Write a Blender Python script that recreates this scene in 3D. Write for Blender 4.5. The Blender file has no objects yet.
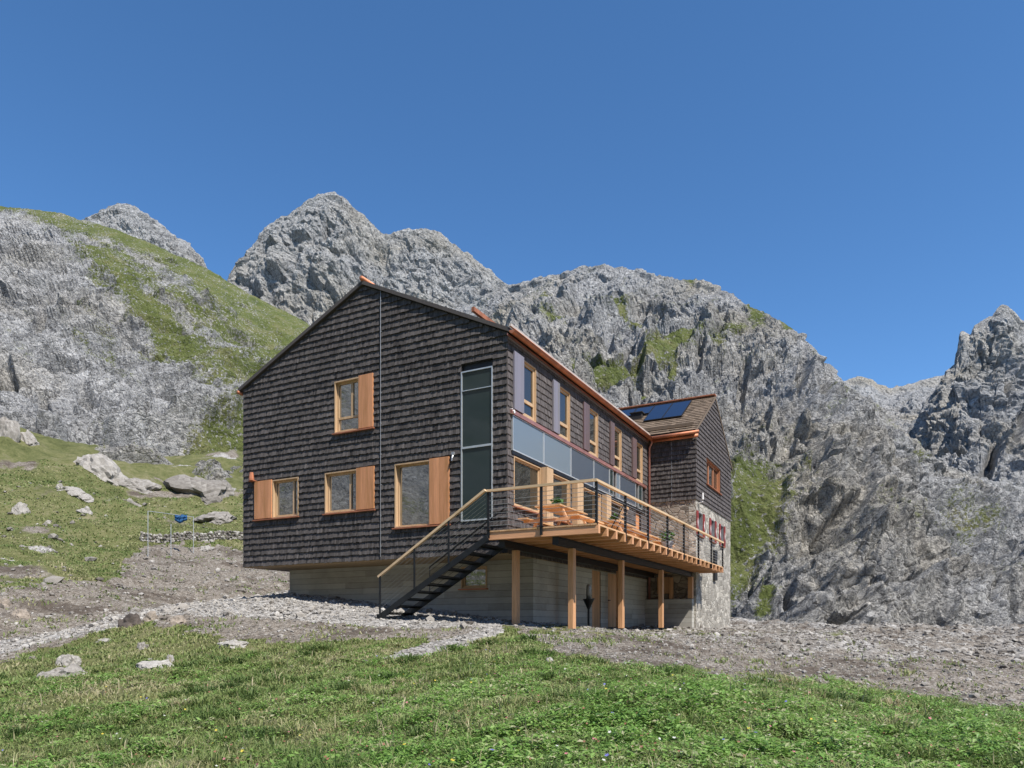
import bpy, math, random
import numpy as np
from mathutils import Vector, Matrix
random.seed(7)
RNG = np.random.default_rng(11)
S = bpy.context.scene
COL = S.collection
F = 710.0; HZ = 625.0                       # focal length in pixels, horizon row
A = math.atan(378 / F); CA, SA = math.cos(A), math.sin(A)
CX, CY = -0.13, 18.9                        # near corner of the new house (world origin = the camera's eye)

# ------------------------------------------------------------------ camera
cam = bpy.data.cameras.new('camera'); camo = bpy.data.objects.new('camera', cam); COL.objects.link(camo)
cam.sensor_width = 36; cam.lens = F / 1024 * 36; cam.shift_y = (HZ - 384) / 1024
cam.clip_start = 0.1; cam.clip_end = 6000
camo.rotation_euler = (math.pi / 2, 0, 0)
S.camera = camo
S.render.resolution_x, S.render.resolution_y = 1024, 768

# ------------------------------------------------------------------ light
SUN = Vector((.66 * CA - .27 * SA, -.66 * SA - .27 * CA, 1.0)).normalized()
W = bpy.data.worlds.new('World'); S.world = W; W.use_nodes = True
nt = W.node_tree; bg = nt.nodes['Background']
sky = nt.nodes.new('ShaderNodeTexSky'); sky.sky_type = 'NISHITA'; sky.sun_disc = False
sky.sun_elevation = math.asin(SUN.z); sky.sun_rotation = math.atan2(SUN.x, SUN.y)
sky.altitude = 2300; sky.air_density = 1.0; sky.dust_density = 0.0; sky.ozone_density = 4.0
hs = nt.nodes.new('ShaderNodeHueSaturation'); hs.inputs['Hue'].default_value = .498; hs.inputs['Saturation'].default_value = 1.15
nt.links.new(sky.outputs[0], hs.inputs['Color']); nt.links.new(hs.outputs[0], bg.inputs[0]); bg.inputs[1].default_value = 0.104
sl = bpy.data.lights.new('sun', 'SUN'); sl.energy = 3.6; sl.angle = math.radians(.53); sl.color = (1, .955, .89)
so = bpy.data.objects.new('sun', sl); COL.objects.link(so)
so.rotation_euler = (-SUN).to_track_quat('-Z', 'Y').to_euler()
S.view_settings.view_transform = 'Standard'; S.view_settings.look = 'None'
S.view_settings.exposure = 0.95; S.view_settings.gamma = 1
S.cycles.max_bounces = 6; S.cycles.diffuse_bounces = 3; S.cycles.glossy_bounces = 3
S.cycles.use_denoising = True

# ------------------------------------------------------------------ tags
def tag(o, label=None, cat=None, group=None, kind=None):
    if label: o['label'] = label
    if cat: o['category'] = cat
    if group: o['group'] = group
    if kind: o['kind'] = kind
    return o

OFF = {}
def W3(u, v, z):
    return Vector((CX + u * CA + v * SA, CY - u * SA + v * CA, z))
def uv_of(X, Y):
    dx, dy = X - CX, Y - CY
    return dx * CA - dy * SA, dx * SA + dy * CA
def thing(name, label, cat, u=0, v=0, z=0, group=None):
    """Empty at the base of a thing that stands in the house's axes (u along the gable, v along the long side)."""
    o = bpy.data.objects.new(name, None); COL.objects.link(o)
    o.empty_display_size = .3
    o.location = W3(u, v, z); o.rotation_euler = (0, 0, -A)
    OFF[o.name] = (u, v, z)
    return tag(o, label, cat, group)

# ------------------------------------------------------------------ mesh builder
class MB:
    def __init__(s): s.v = []; s.f = []; s.t = []
    def face(s, pts, tone=.5):
        n = len(s.v); s.v += [tuple(p) for p in pts]; s.f.append(tuple(range(n, n + len(pts)))); s.t.append(tone)
    def hexa(s, p, tone=.5):        # 8 points: bottom ring 0-3, top ring 4-7
        n = len(s.v); a, b_, d, e = (Vector(p[i]) for i in (0, 1, 3, 4))
        if (b_ - a).cross(d - a).dot(e - a) < 0: p = [p[i] for i in (3, 2, 1, 0, 7, 6, 5, 4)]
        s.v += [tuple(q) for q in p]
        for q in ((3, 2, 1, 0), (4, 5, 6, 7), (0, 1, 5, 4), (1, 2, 6, 5), (2, 3, 7, 6), (3, 0, 4, 7)):
            s.f.append(tuple(n + i for i in q)); s.t.append(tone)
        return s
    def box(s, a, b, tone=.5):
        (x0, y0, z0), (x1, y1, z1) = a, b
        x0, x1 = min(x0, x1), max(x0, x1); y0, y1 = min(y0, y1), max(y0, y1); z0, z1 = min(z0, z1), max(z0, z1)
        return s.hexa([(x0, y0, z0), (x1, y0, z0), (x1, y1, z0), (x0, y1, z0), (x0, y0, z1), (x1, y0, z1), (x1, y1, z1), (x0, y1, z1)], tone)
    def bar(s, a, b, w, h, up=(0, 0, 1), tone=.5):
        a, b = Vector(a), Vector(b); d = (b - a).normalized(); r = d.cross(Vector(up)).normalized(); q = r.cross(d).normalized()
        P = []
        for e in (a, b):
            P.append([e - r * w / 2 - q * h / 2, e + r * w / 2 - q * h / 2, e + r * w / 2 + q * h / 2, e - r * w / 2 + q * h / 2])
        return s.hexa(P[0] + P[1], tone)
    def tube(s, pts, r, n=8, cap=True, tone=.5):
        pts = [Vector(p) for p in pts]; rr = r if isinstance(r, (list, tuple)) else [r] * len(pts)
        base = len(s.v)
        for i, p in enumerate(pts):
            d = (pts[min(i + 1, len(pts) - 1)] - pts[max(i - 1, 0)]).normalized()
            x = d.cross(Vector((0.31, 0.17, .93)) if abs(d.z) < .9 else Vector((1, .1, 0))).normalized(); y = d.cross(x)
            for k in range(n):
                a = 2 * math.pi * k / n
                s.v.append(tuple(p + (x * math.cos(a) + y * math.sin(a)) * rr[i]))
        for i in range(len(pts) - 1):
            for k in range(n):
                s.f.append((base + i * n + k, base + i * n + (k + 1) % n, base + (i + 1) * n + (k + 1) % n, base + (i + 1) * n + k)); s.t.append(tone)
        if cap:
            s.f.append(tuple(base + k for k in range(n))[::-1]); s.t.append(tone)
            s.f.append(tuple(base + (len(pts) - 1) * n + k for k in range(n))); s.t.append(tone)
        return s
    def build(s, name, mat, parent=None, smooth=False, bevel=0):
        off = (0, 0, 0); root = parent
        while root is not None and root.name not in OFF: root = root.parent
        if root is not None: off = OFF[root.name]
        me = bpy.data.meshes.new(name)
        me.from_pydata([(x - off[0], y - off[1], z - off[2]) for x, y, z in s.v], [], s.f)
        at = me.attributes.new('tone', 'FLOAT', 'FACE'); at.data.foreach_set('value', s.t)
        if smooth: me.polygons.foreach_set('use_smooth', [True] * len(s.f))
        me.materials.append(mat)
        o = bpy.data.objects.new(name, me); COL.objects.link(o)
        if parent is not None: o.parent = parent
        me.validate(); me.update()
        if bevel:
            m = o.modifiers.new('bevel', 'BEVEL'); m.width = bevel; m.segments = 1; m.limit_method = 'ANGLE'
        return o

def npmesh(name, V, Fc, mat, attrs=None, smooth=False, parent=None):
    """numpy arrays -> mesh object; Fc (n,3) or (n,4)"""
    me = bpy.data.meshes.new(name)
    V = np.asarray(V, dtype=np.float32); Fc = np.asarray(Fc, dtype=np.int32)
    k = Fc.shape[1]
    me.vertices.add(len(V)); me.vertices.foreach_set('co', V.ravel())
    me.loops.add(Fc.size); me.loops.foreach_set('vertex_index', Fc.ravel())
    me.polygons.add(len(Fc)); me.polygons.foreach_set('loop_start', np.arange(0, Fc.size, k, dtype=np.int32))
    me.polygons.foreach_set('use_smooth', np.full(len(Fc), smooth))
    for nme, (dom, arr) in (attrs or {}).items():
        at = me.attributes.new(nme, 'FLOAT', dom); at.data.foreach_set('value', np.asarray(arr, dtype=np.float32))
    me.update(calc_edges=True)
    me.materials.append(mat)
    o = bpy.data.objects.new(name, me); COL.objects.link(o)
    if parent is not None: o.parent = parent
    return o

# ------------------------------------------------------------------ noise (numpy)
def _hash(ix, iy, iz, seed):
    h = (ix.astype(np.int64) * 374761393 + iy.astype(np.int64) * 668265263 + iz.astype(np.int64) * 2147483647 + seed * 1274126177) & 0xffffffff
    h = ((h ^ (h >> 13)) * 1274126177) & 0xffffffff
    h = ((h ^ (h >> 16)) * 2246822519) & 0xffffffff
    return (h ^ (h >> 15)) & 0xffffffff
def _u(h, k):
    h = ((h + k * 2654435769) * 1597334677) & 0xffffffff
    h = (h ^ (h >> 16)) & 0xffffffff
    return h.astype(np.float64) / 4294967295.0
def perlin(P, seed=0):
    I = np.floor(P); f = P - I; I = I.astype(np.int64)
    w = f * f * f * (f * (f * 6 - 15) + 10)
    out = np.zeros(len(P))
    for dx in (0, 1):
        for dy in (0, 1):
            for dz in (0, 1):
                h = _hash(I[:, 0] + dx, I[:, 1] + dy, I[:, 2] + dz, seed)
                gx, gy, gz = _u(h, 1) * 2 - 1, _u(h, 2) * 2 - 1, _u(h, 3) * 2 - 1
                d = gx * (f[:, 0] - dx) + gy * (f[:, 1] - dy) + gz * (f[:, 2] - dz)
                out += d * (w[:, 0] if dx else 1 - w[:, 0]) * (w[:, 1] if dy else 1 - w[:, 1]) * (w[:, 2] if dz else 1 - w[:, 2])
    return out * 1.5
def fbm(P, octv=4, seed=0, gain=.5, lac=2.03):
    s = 0; a = 1; n = 0
    for i in range(octv):
        s = s + a * perlin(P + i * 17.3, seed + i); n += a; a *= gain; P = P * lac
    return s / n
def ridged(P, octv=4, seed=0, gain=.5):
    s = 0; a = 1; n = 0
    for i in range(octv):
        s = s + a * (1 - np.abs(perlin(P + i * 9.7, seed + i)) * 2.2); n += a; a *= gain; P = P * 2.07
    return s / n
def facets(P, seed=0, tilt=.7, soft=.13):
    """cellular noise: every cell is a tilted plane of its own height - broken rock; also returns the distance to the crack"""
    I = np.floor(P).astype(np.int64); z = lambda v: np.full(len(P), v)
    b1 = z(9.0); b2 = z(9.0); v1 = z(0.0); v2 = z(0.0)
    for dx in (-1, 0, 1):
        for dy in (-1, 0, 1):
            for dz in (-1, 0, 1):
                c = I + (dx, dy, dz)
                h = _hash(c[:, 0], c[:, 1], c[:, 2], seed)
                q = c + np.stack([_u(h, 1), _u(h, 2), _u(h, 3)], 1)
                r = P - q; d = (r * r).sum(1)
                n = np.stack([_u(h, 4), _u(h, 5), _u(h, 6)], 1) * 2 - 1
                hv = (_u(h, 7) - .5) + tilt * (r * n).sum(1)
                m = d < b1; m2 = (~m) & (d < b2)
                b2 = np.where(m, b1, np.where(m2, d, b2)); v2 = np.where(m, v1, np.where(m2, hv, v2))
                v1 = np.where(m, hv, v1); b1 = np.where(m, d, b1)
    c = np.sqrt(b2) - np.sqrt(b1)
    t = .5 + .5 * sstep(0, soft, c)
    return v1 * t + v2 * (1 - t), c
def sstep(a, b, x):
    t = np.clip((x - a) / (b - a), 0, 1); return t * t * (3 - 2 * t)

# ------------------------------------------------------------------ materials
def newmat(name):
    m = bpy.data.materials.new(name); m.use_nodes = True
    n = m.node_tree; p = n.nodes['Principled BSDF']
    return m, n, p
def N(n, typ, **kw):
    o = n.nodes.new(typ)
    for k, val in kw.items():
        if k == 'inp':
            for kk, vv in val.items(): o.inputs[kk].default_value = vv
        else: setattr(o, k, val)
    return o
def ramp(n, src, stops):
    r = N(n, 'ShaderNodeValToRGB'); cr = r.color_ramp
    while len(cr.elements) < len(stops): cr.elements.new(.5)
    for e, (p, c) in zip(cr.elements, stops): e.position = p; e.color = (*c, 1)
    n.links.new(src, r.inputs[0]); return r.outputs[0]
def mixc(n, fac, a, b, mode='MIX'):
    m = N(n, 'ShaderNodeMix', data_type='RGBA', blend_type=mode)
    if isinstance(fac, (int, float)): m.inputs[0].default_value = fac
    else: n.links.new(fac, m.inputs[0])
    for i, x in ((6, a), (7, b)):
        if isinstance(x, tuple): m.inputs[i].default_value = (*x, 1)
        else: n.links.new(x, m.inputs[i])
    return m.outputs[2]
def math_(n, op, a, b=0.0, clamp=False):
    m = N(n, 'ShaderNodeMath', operation=op, use_clamp=clamp)
    for i, x in enumerate((a, b)):
        if isinstance(x, (int, float)): m.inputs[i].default_value = x
        else: n.links.new(x, m.inputs[i])
    return m.outputs[0]
def coords(n, scale=(1, 1, 1), rot=(0, 0, 0)):
    tc = N(n, 'ShaderNodeTexCoord'); mp = N(n, 'ShaderNodeMapping'); mp.inputs['Scale'].default_value = scale; mp.inputs['Rotation'].default_value = rot
    n.links.new(tc.outputs['Object'], mp.inputs[0]); return mp.outputs[0]
def noise(n, vec, scale, detail=4, rough=.55):
    t = N(n, 'ShaderNodeTexNoise', inp={'Scale': scale, 'Detail': detail, 'Roughness': rough}); n.links.new(vec, t.inputs['Vector']); return t.outputs[0]
def bump(n, p, h, strength=.4, dist=.02):
    b = N(n, 'ShaderNodeBump', inp={'Strength': strength, 'Distance': dist}); n.links.new(h, b.inputs['Height']); n.links.new(b.outputs[0], p.inputs['Normal'])
def attr(n, name):
    a = N(n, 'ShaderNodeAttribute', attribute_name=name); return a.outputs['Fac']

def mat_plain(name, c, rough=.5, metal=0, var=.25, scale=6, bumpy=0):
    m, n, p = newmat(name)
    v = noise(n, coords(n), scale)
    lo = tuple(x * (1 - var) for x in c); hi = tuple(min(1, x * (1 + var)) for x in c)
    n.links.new(ramp(n, v, [(.3, lo), (.7, hi)]), p.inputs['Base Color'])
    p.inputs['Roughness'].default_value = rough; p.inputs['Metallic'].default_value = metal
    if bumpy: bump(n, p, noise(n, coords(n), scale * 6), .4, bumpy)
    return m
def mat_wood(name, c, axis=2, rough=.6, var=.3, board=0, grey=0.0):
    """boards with grain running along one axis of the object"""
    m, n, p = newmat(name)
    sc = [22, 22, 22]; sc[axis] = 1.2
    g = noise(n, coords(n, tuple(sc)), 1.6, 5, .6)
    sc2 = [5, 5, 5]; sc2[axis] = .5
    k = noise(n, coords(n, tuple(sc2)), 1.0, 2)
    kn = noise(n, coords(n, tuple(x * .5 for x in sc2)), 3.5, 4, .7)
    mix = math_(n, 'ADD', math_(n, 'MULTIPLY', g, .45), math_(n, 'ADD', math_(n, 'MULTIPLY', k, .25), math_(n, 'MULTIPLY', kn, .3)))
    tn = math_(n, 'MULTIPLY', math_(n, 'SUBTRACT', attr(n, 'tone'), .5), .35)
    mix = math_(n, 'ADD', mix, tn)
    lo = tuple(x * (1 - var) * (1 - .25 * (i == 2)) for i, x in enumerate(c)); hi = tuple(min(1, x * (1 + var)) for x in c)
    cc = ramp(n, mix, [(.32, lo), (.5, c), (.68, hi)])
    if grey: cc = mixc(n, grey, cc, (.3, .3, .3))
    n.links.new(cc, p.inputs['Base Color']); p.inputs['Roughness'].default_value = rough
    bump(n, p, g, .25, .004)
    return m

def mat_shingle(name, dark, light, mossy=0):
    m, n, p = newmat(name)
    g = noise(n, coords(n, (30, 30, 3)), 1.5, 4, .65)
    big = noise(n, coords(n), .7, 3)
    x = math_(n, 'ADD', math_(n, 'MULTIPLY', attr(n, 'tone'), .55), math_(n, 'MULTIPLY', g, .35))
    x = math_(n, 'ADD', x, math_(n, 'MULTIPLY', big, .15))
    c = ramp(n, x, [(.25, dark), (.55, tuple((a + b) / 2 for a, b in zip(dark, light))), (.85, light)])
    n.links.new(c, p.inputs['Base Color']); p.inputs['Roughness'].default_value = .78
    p.inputs['Specular IOR Level'].default_value = .35
    bump(n, p, g, .5, .006)
    return m

def mat_concrete():
    m, n, p = newmat('board_marked_concrete')
    v = coords(n)
    sep = N(n, 'ShaderNodeSeparateXYZ'); n.links.new(v, sep.inputs[0])
    row = math_(n, 'FLOOR', math_(n, 'MULTIPLY', sep.outputs[2], 5.2))
    cb = N(n, 'ShaderNodeCombineXYZ'); n.links.new(row, cb.inputs[2])
    n.links.new(math_(n, 'FLOOR', math_(n, 'MULTIPLY', math_(n, 'ADD', math_(n, 'ADD', sep.outputs[0], sep.outputs[1]), math_(n, 'MULTIPLY', row, .77)), .42)), cb.inputs[0])
    wn = N(n, 'ShaderNodeTexWhiteNoise', noise_dimensions='3D'); n.links.new(cb.outputs[0], wn.inputs['Vector'])
    st = noise(n, v, 1.3, 5, .6); fi = noise(n, coords(n, (6, 6, 40)), 1.0, 4)
    fr = math_(n, 'FRACT', math_(n, 'MULTIPLY', sep.outputs[2], 5.2))
    cm = N(n, 'ShaderNodeMix', data_type='RGBA', blend_type='MULTIPLY'); cm.inputs[0].default_value = 1.0
    n.links.new(ramp(n, fr, [(.03, (.5, .5, .5)), (.10, (1, 1, 1))]), cm.inputs[7]); n.links.new(cm.outputs[2], p.inputs['Base Color'])
    x = math_(n, 'ADD', math_(n, 'MULTIPLY', wn.outputs[0], .30), math_(n, 'ADD', math_(n, 'MULTIPLY', st, .55), math_(n, 'MULTIPLY', fi, .30)))
    n.links.new(ramp(n, x, [(.2, (.20, .185, .155)), (.55, (.40, .375, .325)), (.9, (.56, .54, .48))]), cm.inputs[6])
    p.inputs['Roughness'].default_value = .8
    fr = math_(n, 'FRACT', math_(n, 'MULTIPLY', sep.outputs[2], 5.2))
    h = math_(n, 'ADD', math_(n, 'GREATER_THAN', fr, .06), math_(n, 'MULTIPLY', fi, .5)); bump(n, p, h, .5, .01)
    return m

def mat_masonry(name, lo, hi, mortar, scale=3.2):
    m, n, p = newmat(name)
    v = coords(n, (1, 1, 1.7))
    wob = N(n, 'ShaderNodeTexNoise', inp={'Scale': 4.0, 'Detail': 2}); n.links.new(v, wob.inputs['Vector'])
    vv = N(n, 'ShaderNodeVectorMath', operation='MULTIPLY_ADD'); n.links.new(wob.outputs['Color'], vv.inputs[0]); vv.inputs[1].default_value = (.12, .12, .12); n.links.new(v, vv.inputs[2])
    vo = N(n, 'ShaderNodeTexVoronoi', feature='DISTANCE_TO_EDGE', inp={'Scale': scale}); n.links.new(vv.outputs[0], vo.inputs['Vector'])
    vc = N(n, 'ShaderNodeTexVoronoi', inp={'Scale': scale}); n.links.new(vv.outputs[0], vc.inputs['Vector'])
    tone = N(n, 'ShaderNodeSeparateColor'); n.links.new(vc.outputs['Color'], tone.inputs[0])
    t = math_(n, 'ADD', math_(n, 'MULTIPLY', tone.outputs[0], .7), math_(n, 'MULTIPLY', noise(n, v, 9, 5), .5))
    st = ramp(n, t, [(.2, lo), (.9, hi)])
    e = math_(n, 'SMOOTH_MIN', math_(n, 'MULTIPLY', vo.outputs[0], 14), 1.0)
    e = math_(n, 'MULTIPLY', vo.outputs[0], 13, True)
    n.links.new(mixc(n, e, mortar, st), p.inputs['Base Color']); p.inputs['Roughness'].default_value = .9
    bump(n, p, math_(n, 'ADD', e, math_(n, 'MULTIPLY', noise(n, v, 14, 4), .6)), .9, .04)
    return m

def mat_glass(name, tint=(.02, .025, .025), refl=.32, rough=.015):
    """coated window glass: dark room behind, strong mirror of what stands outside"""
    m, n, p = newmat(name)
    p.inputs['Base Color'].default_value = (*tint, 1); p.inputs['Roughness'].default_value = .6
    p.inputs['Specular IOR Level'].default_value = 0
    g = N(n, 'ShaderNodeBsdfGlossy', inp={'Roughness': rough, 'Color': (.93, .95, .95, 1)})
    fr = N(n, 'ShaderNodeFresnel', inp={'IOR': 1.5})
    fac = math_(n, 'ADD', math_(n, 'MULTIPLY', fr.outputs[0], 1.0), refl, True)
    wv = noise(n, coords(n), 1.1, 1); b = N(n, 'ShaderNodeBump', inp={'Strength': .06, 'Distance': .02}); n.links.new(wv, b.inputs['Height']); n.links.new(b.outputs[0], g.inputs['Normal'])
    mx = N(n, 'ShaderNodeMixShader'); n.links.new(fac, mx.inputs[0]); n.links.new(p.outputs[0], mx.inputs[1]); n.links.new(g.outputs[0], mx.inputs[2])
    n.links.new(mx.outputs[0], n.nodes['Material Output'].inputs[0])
    return m

def mat_rock(name, s=1.0, gcol=((.072, .092, .026), (.122, .143, .044), (.19, .18, .085)), light=1.0):
    """weathered limestone with turf where the 'grass' attribute says so; s = size of the smallest mark in metres"""
    m, n, p = newmat(name)
    v = coords(n)
    a = noise(n, v, .9 / s, 6, .72); b = noise(n, v, .12 / s, 5, .62); d = noise(n, v, .025 / s, 3)
    st = noise(n, coords(n, (1, 1, .8), (.5, .35, 0)), 1.0 / s, 6, .74)
    fi = noise(n, v, 3.6 / s, 5, .75)
    x = math_(n, 'ADD', math_(n, 'MULTIPLY', a, .22), math_(n, 'ADD', math_(n, 'MULTIPLY', b, .20), math_(n, 'ADD', math_(n, 'MULTIPLY', st, .28), math_(n, 'MULTIPLY', fi, .30))))
    L = light
    c = ramp(n, x, [(.41, (.056 * L, .056 * L, .058 * L)), (.46, (.20 * L, .199 * L, .198 * L)), (.53, (.37 * L, .365 * L, .355 * L)), (.62, (.64 * L, .632 * L, .612 * L))])
    ochre = ramp(n, d, [(.45, (1, 1, 1)), (.72, (1.0, .93, .80))])
    c = mixc(n, 1.0, c, ochre, 'MULTIPLY')
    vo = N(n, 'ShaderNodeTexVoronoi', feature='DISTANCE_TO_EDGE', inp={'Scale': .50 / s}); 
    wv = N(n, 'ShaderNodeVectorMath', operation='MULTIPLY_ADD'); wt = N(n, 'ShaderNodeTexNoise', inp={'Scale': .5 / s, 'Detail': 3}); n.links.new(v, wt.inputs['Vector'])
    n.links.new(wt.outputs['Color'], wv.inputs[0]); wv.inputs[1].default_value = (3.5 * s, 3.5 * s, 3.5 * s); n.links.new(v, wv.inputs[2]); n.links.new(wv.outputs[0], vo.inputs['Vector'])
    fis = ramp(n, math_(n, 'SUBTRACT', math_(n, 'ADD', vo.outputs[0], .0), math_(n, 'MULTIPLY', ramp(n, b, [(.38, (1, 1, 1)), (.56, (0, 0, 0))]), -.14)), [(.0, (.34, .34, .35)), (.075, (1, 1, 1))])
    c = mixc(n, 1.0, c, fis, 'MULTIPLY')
    ga = math_(n, 'ADD', attr(n, 'grass'), math_(n, 'MULTIPLY', math_(n, 'SUBTRACT', math_(n, 'ADD', math_(n, 'MULTIPLY', a, .6), math_(n, 'MULTIPLY', fi, .4)), .5), 2.7))
    ga = math_(n, 'SUBTRACT', ga, math_(n, 'MULTIPLY', ramp(n, noise(n, v, 1.3 / s, 3, .6), [(.55, (0, 0, 0)), (.62, (1, 1, 1))]), .55))
    gm = ramp(n, ga, [(.44, (0, 0, 0)), (.56, (1, 1, 1))])
    gc = ramp(n, math_(n, 'ADD', math_(n, 'MULTIPLY', fi, .5), math_(n, 'MULTIPLY', b, .5)), [(.38, gcol[0]), (.5, gcol[1]), (.62, gcol[2])])
    n.links.new(mixc(n, gm, c, gc), p.inputs['Base Color'])
    p.inputs['Roughness'].default_value = .92; p.inputs['Specular IOR Level'].default_value = .15
    crack = math_(n, 'MULTIPLY', vo.outputs[0], 6.0, True)
    bump(n, p, math_(n, 'ADD', math_(n, 'MULTIPLY', st, .9), math_(n, 'ADD', math_(n, 'MULTIPLY', fi, .55), math_(n, 'MULTIPLY', crack, .25))), .9, .9 * s)
    return m

M = {}
M['shingle'] = mat_shingle('black_weathered_shingle', (.024, .020, .018), (.148, .130, .122))
M['shingle_side'] = mat_shingle('grey_brown_shingle', (.042, .035, .033), (.165, .144, .138))
M['shingle_roof'] = mat_shingle('brown_roof_shingle', (.10, .072, .048), (.25, .185, .13))
M['backing'] = mat_plain('dark_board', (.020, .018, .018), .9)
M['concrete'] = mat_concrete()
M['soffit'] = mat_wood('soffit_board', (.33, .23, .13), 0)
M['larch'] = mat_wood('oiled_larch', (.56, .30, .15), 2)
M['larch_u'] = mat_wood('oiled_larch_across', (.60, .31, .16), 0)
M['larch_v'] = mat_wood('oiled_larch_along', (.60, .36, .19), 1)
M['frame'] = mat_wood('pale_larch_frame', (.50, .34, .20), 2)
M['shutter'] = mat_wood('orange_larch_shutter', (.58, .265, .125), 2, .55)
M['shutter_grey'] = mat_wood('lavender_grey_shutter', (.215, .198, .228), 2, .35, .12)
M['rail'] = mat_wood('pale_rail_along', (.60, .43, .26), 1)
M['rail_u'] = mat_wood('pale_rail_across', (.60, .43, .26), 0)
M['shutter_mauve'] = mat_wood('mauve_brown_shutter', (.14, .095, .095), 2, .4, .2)
M['redwood'] = mat_wood('red_brown_larch', (.40, .17, .085), 2)
M['copper'] = mat_plain('copper_sheet', (.46, .18, .095), .6, .5, .25, 3)
M['copper_pink'] = mat_plain('pink_copper_pipe', (.50, .24, .20), .42, .6, .2, 3)
M['tin'] = mat_plain('pale_zinc_edge', (.62, .52, .44), .5, .3, .15, 3)
M['steel'] = mat_plain('black_steel', (.018, .019, .021), .45, .3, .25, 5)
M['alu'] = mat_plain('aluminium_frame', (.60, .62, .62), .35, .5, .1, 5)
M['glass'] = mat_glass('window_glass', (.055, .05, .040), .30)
M['glass_side'] = mat_glass('low_reflection_window_glass', (.030, .028, .022), .05)  # window glass with darker tint and weaker reflection than the gable panes
M['glass_dark'] = mat_glass('dark_green_collector_glass', (.028, .042, .042), .0, .04)
M['glass_sky'] = mat_glass('sky_reflection_tint_glass', (.16, .20, .235), .02, .2)  # parapet glass, pale sky reflection put into its base colour
M['glass_rock'] = mat_glass('rock_reflection_tint_glass', (.075, .092, .118), .02, .16)  # same parapet glass, darker reflection of rock put into its base colour
M['pv'] = mat_glass('solar_cells', (.012, .020, .048), .03, .15)
M['masonry'] = mat_masonry('rubble_masonry', (.12, .10, .08), (.42, .36, .29), (.22, .19, .16), 3.0)
M['masonry_sunlit'] = mat_masonry('sunlit_rubble_masonry', (.17, .155, .13), (.54, .50, .43), (.34, .315, .27), 2.9)  # same rubble, sunlight on the gable side painted in as a lighter colour
M['red'] = mat_plain('red_paint', (.24, .030, .026), .6)
M['white'] = mat_plain('white_paint', (.75, .74, .72), .5, 0, .08)
M['galv'] = mat_plain('galvanised_wire', (.34, .35, .36), .4, .5, .15)
M['blue'] = mat_plain('blue_cloth', (.008, .075, .20), .75, 0, .3, 12)
M['leaf'] = mat_plain('leaf_green', (.05, .14, .02), .6, 0, .5, 30)
M['pot'] = mat_plain('grey_pot', (.30, .31, .33), .6)
M['terracotta'] = mat_plain('terracotta_pot', (.40, .17, .09), .7)

# ------------------------------------------------------------------ building helpers
def gable_map(v0): return lambda s, z, d: (s, v0 - d, z)
def side_map(u0): return lambda s, z, d: (u0 + d, s, z)

def cut(iv, ops):
    for a, b in ops:
        out = []
        for x, y in iv:
            if b <= x or a >= y: out.append((x, y)); continue
            if a > x: out.append((x, a))
            if b < y: out.append((b, y))
        iv = out
    return iv
def lerp_tab(tab, x):
    if x <= tab[0][0]: return tab[0][1]
    for (a, p), (b, q) in zip(tab, tab[1:]):
        if x <= b: return p + (q - p) * (x - a) / (b - a)
    return tab[-1][1]
def wall(root, name, mp, left, right, z0, z1, ops, mat, thick=.3, kinks=(), label=None):
    """solid wall with real openings; left / right are (z, s) tables of its outline"""
    b = MB(); zs = sorted({z0, z1, *kinks, *[o[2] for o in ops], *[o[3] for o in ops]})
    zs = [z for z in zs if z0 <= z <= z1]
    for za, zb in zip(zs, zs[1:]):
        zm = (za + zb) / 2
        for x, y in cut([(-1e3, 1e3)], [(o[0], o[1]) for o in ops if o[2] < zm < o[3]]):
            xa, xb = (lerp_tab(left, za), lerp_tab(left, zb)) if x < -900 else (x, x)
            ya, yb = (lerp_tab(right, za), lerp_tab(right, zb)) if y > 900 else (y, y)
            b.hexa([mp(xa, za, -thick), mp(ya, za, -thick), mp(ya, za, 0), mp(xa, za, 0), mp(xb, zb, -thick), mp(yb, zb, -thick), mp(yb, zb, 0), mp(xb, zb, 0)])
    o = b.build(name, mat, root)
    if label: o['label'] = label
    return o
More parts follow.
